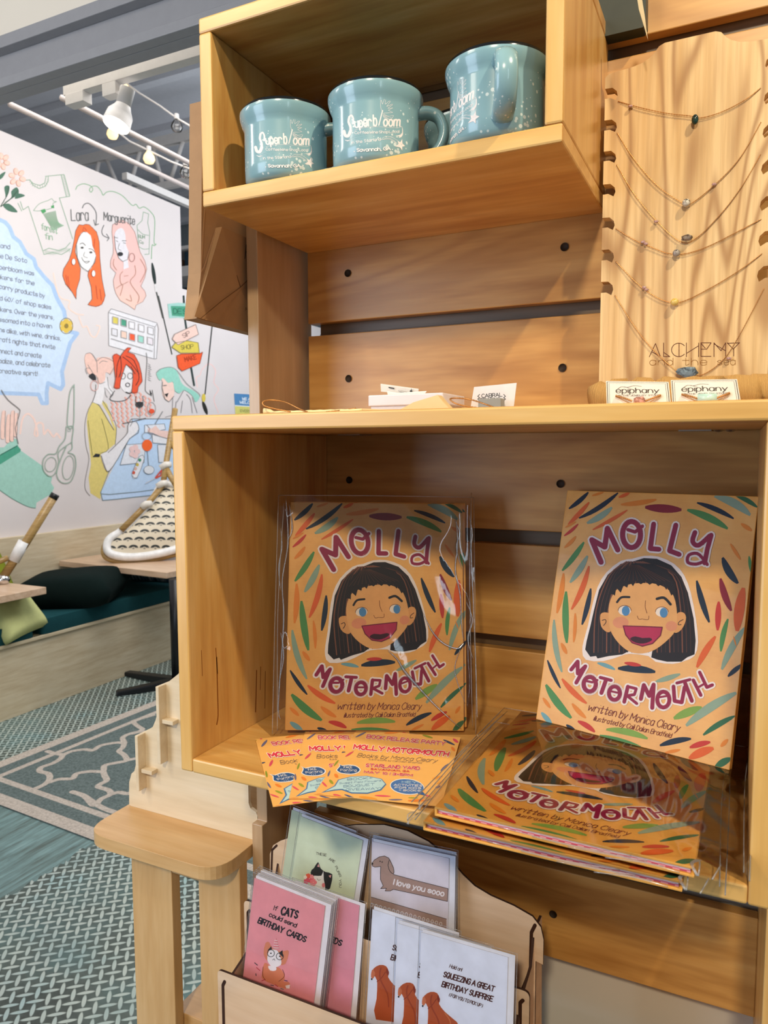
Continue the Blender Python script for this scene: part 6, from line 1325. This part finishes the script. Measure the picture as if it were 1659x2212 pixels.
def cat_pink(B, dx=0, dy=0):
    def q(P): return [(x+dx, y+dy) for x, y in q1(P)]
    def tt(s, a, b, h, w): p = q([a, b]); B.text(s, p[0], p[1], h/s1, w/s1, '231a22', 3)
    tt('If', (745, 1000), (780, 1010), 46, 7); tt('CATS', (822, 1045), (990, 1090), 78, 17); tt('could send', (695, 1065), (980, 1185), 42, 8.5); tt('BIRTHDAY', (578, 1135), (840, 1245), 58, 13); tt('CARDS', (880, 1262), (1075, 1340), 58, 13)
    OR_, WHT = 'd98a6a', 'efe9ee'
    B.poly(q([(650, 1560), (720, 1600), (800, 1610), (855, 1680), (850, 1760), (760, 1790), (640, 1740), (620, 1690)]), OR_, 1, smooth=3)
    B.poly(q([(640, 1740), (760, 1770), (900, 1760), (915, 1830), (820, 1820), (680, 1760)]), OR_, 1, smooth=3); B.poly(q([(870, 1800), (920, 1790), (915, 1830), (880, 1830)]), WHT, 2)
    B.poly(q([(660, 1350), (700, 1345), (730, 1400), (830, 1440), (890, 1425), (905, 1460), (870, 1570), (800, 1580), (700, 1560), (640, 1470)]), OR_, 2, smooth=2)
    B.poly(q([(700, 1430), (760, 1420), (800, 1450), (830, 1560), (790, 1600), (730, 1600), (680, 1530)]), WHT, 3, smooth=3); B.poly(q([(690, 1590), (770, 1600), (770, 1640), (710, 1640)]), WHT, 3, smooth=2)
    B.poly(q([(775, 1295), (805, 1415), (738, 1410)]), 'd9848c', 3)
    for i in range(4): a, b = q([(745+i*4, 1400-i*26), (800-i*5, 1402-i*26)]); B.stroke([a, b], 1.3, 'f0e4e6', 4)
    for cx_, cy_ in ((718, 1458), (812, 1490)): c_ = q([(cx_, cy_)])[0]; B.ring(c_, 7.6, 7.6, 1.3, '2a2428', 5); B.ell(c_, 1.6, 1.6, '2a2428', 5)
    B.poly(q([(680, 1430), (720, 1385), (730, 1415)]), '2a2428', 5); B.poly(q([(800, 1455), (840, 1425), (845, 1500)]), '2a2428', 5); B.stroke(q([(735, 1530), (752, 1515), (762, 1535)]), .9, '2a2428', 5)
    B.stroke(q([(635, 1600), (630, 1690), (660, 1740)]), .8, '6a3a2c', 5, smooth=3); B.stroke(q([(840, 1630), (860, 1700), (800, 1755)]), .8, '6a3a2c', 5, smooth=3)
    for a, b, c_ in (((545, 1560), (575, 1585), '4a4450'), ((565, 1610), (600, 1640), 'c0485a'), ((558, 1675), (560, 1695), '4a4450'), ((620, 1750), (655, 1735), 'c0485a'), ((715, 1795), (745, 1800), '4a4450'), ((860, 1745), (890, 1752), '4a3a70'), ((760, 1790), (790, 1810), 'c0485a'), ((820, 1830), (850, 1840), '5a7a70')): B.stroke(q([a, b]), 1.8, c_, 2)
PKG = 'pink cat birthday cards in the card rack'
kk = .12
pf = [(551.5, 1890), (716, 1955)]
for i, (d, y_) in enumerate((((14, -14), .089), ((10, -11), .086), ((5, -6), .083), ((3, -3), .080))):
    pp_ = [(pf[0][0]+d[0], pf[0][1]+d[1]), (pf[1][0]+d[0], pf[1][1]+d[1])]
    greeting_card(pp_, y_, kk, 'e59aa4', ('backmost pink cat card of the left stack, only its white top edge in view', 'second pink cat card of the left stack counted from the back', 'third pink cat card of the left stack counted from the back', 'pink cat card just behind the front one of the left stack')[i], PKG)
greeting_card(pf, .077, kk, 'e59aa4', 'front pink card with a party hat cat wearing glasses, fully in view', PKG, art=pxart(pf, .077, kk, cat_pink))
pr = [(636, 1901), (789, 1953)]
greeting_card(pr, .092, kk, 'dd96a8', 'pink cat card right of the left stack, half hidden behind it', PKG, art=pxart(pr, .092, kk, lambda B: cat_pink(B, 77, 8)))
# squeeze cards
s2 = 3.6065
def q2(P, dx=0, dy=0): return [(740+a/s2+dx, 1760+b/s2+dy) for a, b in P]
def dog_card(B, dx=0, dy=0, small=0):
    def q(P): return q2(P, dx, dy)
    def tt(s, a, b, h, w): p = q([a, b]); B.text(s, p[0], p[1], h/s2, w/s2, '4a1c1c', 3)
    tt('Hold on!', (835, 1185), (930, 1215), 27, 4); tt('SQUEEZING A GREAT', (785, 1255), (1180, 1372), 40, 8.5); tt('BIRTHDAY SURPRISE', (775, 1332), (1168, 1450), 40, 8.5); tt('( FOR YOU TO PICK UP )', (832, 1408), (1090, 1495), 24, 4.5)
    D1, D2 = 'b5562e', '8a3320'
    B.poly(q([(640, 1405), (690, 1375), (740, 1385), (760, 1430), (755, 1470), (800, 1530), (870, 1590), (910, 1640), (930, 1800), (660, 1800), (665, 1640), (670, 1500), (640, 1450)]), D1, 1, smooth=2)
    B.poly(q([(635, 1410), (655, 1440), (640, 1480), (622, 1470), (625, 1430)]), 'c9744e', 2, smooth=2); B.ell(q([(628, 1485)])[0], 1.8, 2.2, '2a1a18', 3); B.poly(q([(745, 1400), (762, 1430), (755, 1460), (740, 1430)]), D2, 2, smooth=2)
    B.stroke(q([(668, 1505), (700, 1480), (735, 1430)]), 1.6, D2, 2, smooth=3); B.stroke(q([(700, 1400), (690, 1440), (700, 1500), (750, 1600), (760, 1700)]), 3.0, '9c4226', 2, smooth=3); B.stroke(q([(800, 1540), (840, 1600), (850, 1700)]), 2.2, 'cf7a4c', 2, smooth=3)
SQG = 'white dog birthday cards in the card rack'
sq3 = [(911, 2006), (1113, 2064)]; sq2 = [(860, 1987), (1062, 2046)]; sq1 = [(806, 1957), (992, 2015)]
greeting_card(sq1, .084, kk, 'dfe3f4', 'leftmost and backmost of the three white dog birthday cards', SQG, art=pxart(sq1, .084, kk, lambda B: dog_card(B, -110, -58)), border='e6e6f0')
greeting_card(sq2, .078, kk, 'dfe3f4', 'middle of the three white dog birthday cards', SQG, art=pxart(sq2, .078, kk, lambda B: dog_card(B, -52, -20)), border='e6e6f0')
greeting_card(sq3, .072, kk, 'dfe3f4', 'front right white card reading SQUEEZING A GREAT BIRTHDAY SURPRISE', SQG, art=pxart(sq3, .072, kk, dog_card), border='e6e6f0')
# green cat cards
def cat_green(B):
    B.text('THESE', *q1([(1190, 415), (1300, 435)]), 5.0, .8, '4a4a44', 3); B.text('ARE', *q1([(1325, 470), (1385, 505)]), 5.0, .8, '4a4a44', 3); B.text('PURR', *q1([(1392, 545), (1440, 655)]), 4.6, .8, '4a4a44', 3); B.text('YOU', *q1([(1436, 680), (1440, 765)]), 4.6, .8, '4a4a44', 3)
    BK, WHT = '25282c', 'eeecec'
    B.poly(q1([(1135, 610), (1170, 560), (1215, 495), (1240, 560), (1290, 600), (1365, 625), (1350, 740), (1320, 790), (1200, 760)]), BK, 1, smooth=2); B.poly(q1([(1205, 545), (1218, 515), (1232, 550)]), 'e0a0a0', 2); B.poly(q1([(1325, 640), (1355, 632), (1345, 665)]), 'e0a0a0', 2)
    B.poly(q1([(1270, 590), (1250, 640), (1185, 640), (1120, 650), (1140, 720), (1210, 770), (1290, 790), (1275, 680)]), WHT, 2, smooth=2); B.ell(q1([(1272, 740)])[0], 3.4, 5, 'e88a94', 3); B.stroke(q1([(1205, 670), (1222, 690), (1240, 680)]), .8, BK, 3, smooth=3)
    for a, b, r, c_ in ((1125, 670, 50, 'e0607a'), (1165, 710, 42, 'ee8a98'), (1110, 640, 28, 'ea6a50'), (1080, 655, 22, 'f2ece4'), (1090, 700, 32, 'd95a78'), (1150, 650, 24, 'f0a0a8')):
        for i in range(5): B.ell(q1([(a+r*.5*math.cos(i*1.257), b+r*.5*math.sin(i*1.257))])[0], r*.42/s1, r*.42/s1, c_, 3+(r < 30))
GG = 'pale green cat cards in the card rack'
cg0 = [(632, 1743), (770, 1795)]; cg = [(651, 1757), (796, 1813)]
greeting_card(cg0, .139, kk, 'c3cdb6', 'pale green card peeking out behind the black and white cat card', GG, border='dcdcec'); greeting_card(cg, .134, kk, 'cfd9c2', 'pale green card with a black and white cat holding flowers', GG, art=pxart(cg, .134, kk, cat_green), border='e2e2ee')
# dachshund cards
def dachs(B):
    TN = 'a98e86'; BK = '3a3236'
    B.poly(q2([(205, 632), (812, 808), (812, 960), (205, 800)]), TN, 1); B.stroke(q2([(205, 632), (812, 808)]), 1.1, BK, 3)
    for i in range(17): B.ring(q2([(232+i*33.5, 698+i*9.3)])[0], 2.6, 3.8, 1.3, 'e6dfe2', 3)
    body = [(222, 375), (250, 350), (290, 325), (330, 318), (365, 335), (380, 400), (400, 462), (560, 505), (825, 572), (820, 672), (560, 612), (400, 578), (375, 590), (335, 590), (345, 570), (300, 572), (320, 550), (298, 500), (298, 440), (300, 400), (255, 405), (235, 395)]
    B.poly(q2(body), TN, 2); B.stroke(q2(body+[body[0]]), 1.2, BK, 3); B.poly(q2([(370, 350), (400, 410), (400, 460), (370, 440), (355, 390)]), TN, 3, smooth=2); B.stroke(q2([(370, 345), (400, 410), (402, 455), (375, 440), (357, 390), (370, 345)]), 1.2, BK, 4, smooth=2)
    B.ell(q2([(232, 378)])[0], 3, 2.6, '231e20', 4); B.ell(q2([(296, 360)])[0], 1.3, 1.3, '231e20', 4); B.ell(q2([(312, 365)])[0], 1.3, 1.3, '231e20', 4)
    B.text('I love you sooo', *q2([(400, 538), (790, 630)]), 11, 2.6, 'e8e2e8', 4)
DG = 'dachshund cards in the card rack'
dc = [(805, 1811), (984, 1850)]
greeting_card([(dc[0][0]-1, dc[0][1]-8), (dc[1][0]+2, dc[1][1]-9)], .139, kk, 'd3cfe0', 'rear dachshund card, only its top edge in view above the front one', DG, border='ccd2e4'); greeting_card(dc, .134, kk, 'd9d4e2', 'lilac white dachshund card reading I love you sooo', DG, art=pxart(dc, .134, kk, dachs), border='dfe2f0')
# ================================================================== STOOL with a second rack on it
ZT = -.21
st = thing('display_stool', 'birch plywood stool with rounded top standing left of the card rack', 'stool', (-.19, .28, FLZ))
P = rounded([(-.306, .113, ZT-.019), (-.0605, .113, ZT-.019), (-.0605, .56, ZT-.019), (-.306, .56, ZT-.019)], [.042, .042, .042, .042], 8)
o = prism('seat', P, (0, 0, 1), .019, W_STOOL); bevel(o, .004, 3); K(o, st)
def SL(u, v): p = at_y(u, v, .16); return p
def leg(y, nm='leg'):
    xa, xb = SL(283, 1845).x, SL(523, 1900).x; xi0, xi1 = SL(370, 1885).x, SL(428, 1893).x; zt_ = ZT-.019; zi = SL(386, 1885).z
    fl = lambda x, s: x+s*.012
    for a, b, s in ((xa, xi0, -1), (xi1, xb, 1)):
        Q = [Vector((a, y, zt_)), Vector((b, y, zt_)), Vector((b+s*(.0 if s < 0 else .0), y, FLZ)), Vector((a+(s*.0), y, FLZ))]
        if s > 0: Q[1].x = min(b, -.0605); Q[2].x = min(b, -.0605)
        oo = prism('leg', Q, (0, 1, 0), .018, W_STOOLZ); bevel(oo, .0012); K(oo, st)
    K(box('apron', (xi0, y+.001, zi-.004), (xi1, y+.017, zt_), W_STOOL, None, .0008), st)
leg(.16); leg(.53)
e1 = at_z(387, 2170, -.5)
K(box('lower_shelf', (e1.x, .179, -.518), (-.062, .53, -.5), W_STOOL, None, .001), st)
# rack side panel: stepped profile facing the camera
YR = .2
rk2 = thing('card_rack', 'empty pale plywood card rack standing on the stool seen from its side', 'card rack', (-.18, .38, ZT))
def RS(u, v): p = at_y(u, v, YR); return (p.x, p.z)
prof = [RS(283, 1744), RS(279, 1738), RS(279, 1690), RS(284, 1671), RS(290, 1666), RS(310, 1584), RS(330, 1570), RS(336, 1556), RS(355, 1480), RS(385, 1456), (-.160, .055), (-.140, .10), (-.128, .112), (-.122, .10), (RS(536, 1690)[0], .05), RS(536, 1690), RS(537, 1735), RS(541, 1746), RS(553, 1755), RS(557, 1764), RS(557, 1795), RS(552, 1808)]
prof[0] = (prof[0][0], ZT+.0002); prof[-1] = (prof[-1][0], ZT+.0002)
for y_ in (YR, .52): K(prism('side_panel', [Vector((a, y_, b)) for a, b in prof], (0, 1, 0), .005, W_PALE), rk2)
for (u0, v0, u1, v1) in ((288, 1588, 310, 1706), (333, 1482, 357, 1648)):
    a = at_y(u0+11, v0, YR-.012); b = at_y(u0+11, v1, YR-.012)
    K(box('tier_board', (a.x-.004, YR-.016, b.z), (a.x+.002, .54, a.z), W_PALE, None, .001), rk2)
for (u0, v0) in ((318, 1667), (363, 1560)):
    a = at_y(u0, v0, YR-.01); K(box('shelf_floor', (a.x-.011, YR-.012, a.z-.003), (a.x+.011, .535, a.z+.003), W_PALE, None, .0006), rk2)
p = Vector((-.12, .205, .06)); K(box('tier_board', (-.128, YR-.012, -.03), (-.122, .54, .10), W_PALE, None, .001), rk2)
# ---- shelf board that carries the full card rack (below the frame)
t = box('lower_counter', (-.035, .02, -.440), (.575, .30, -.4222), W_X, None, .002); tag(t, 'birch shelf board carrying the full card rack, at the bottom edge of the photo', 'shelf')
for ob in list(bpy.data.objects):
    if ob.type == 'EMPTY' and ob.get('label') == 'x': print('UNLABELLED', ob.name)
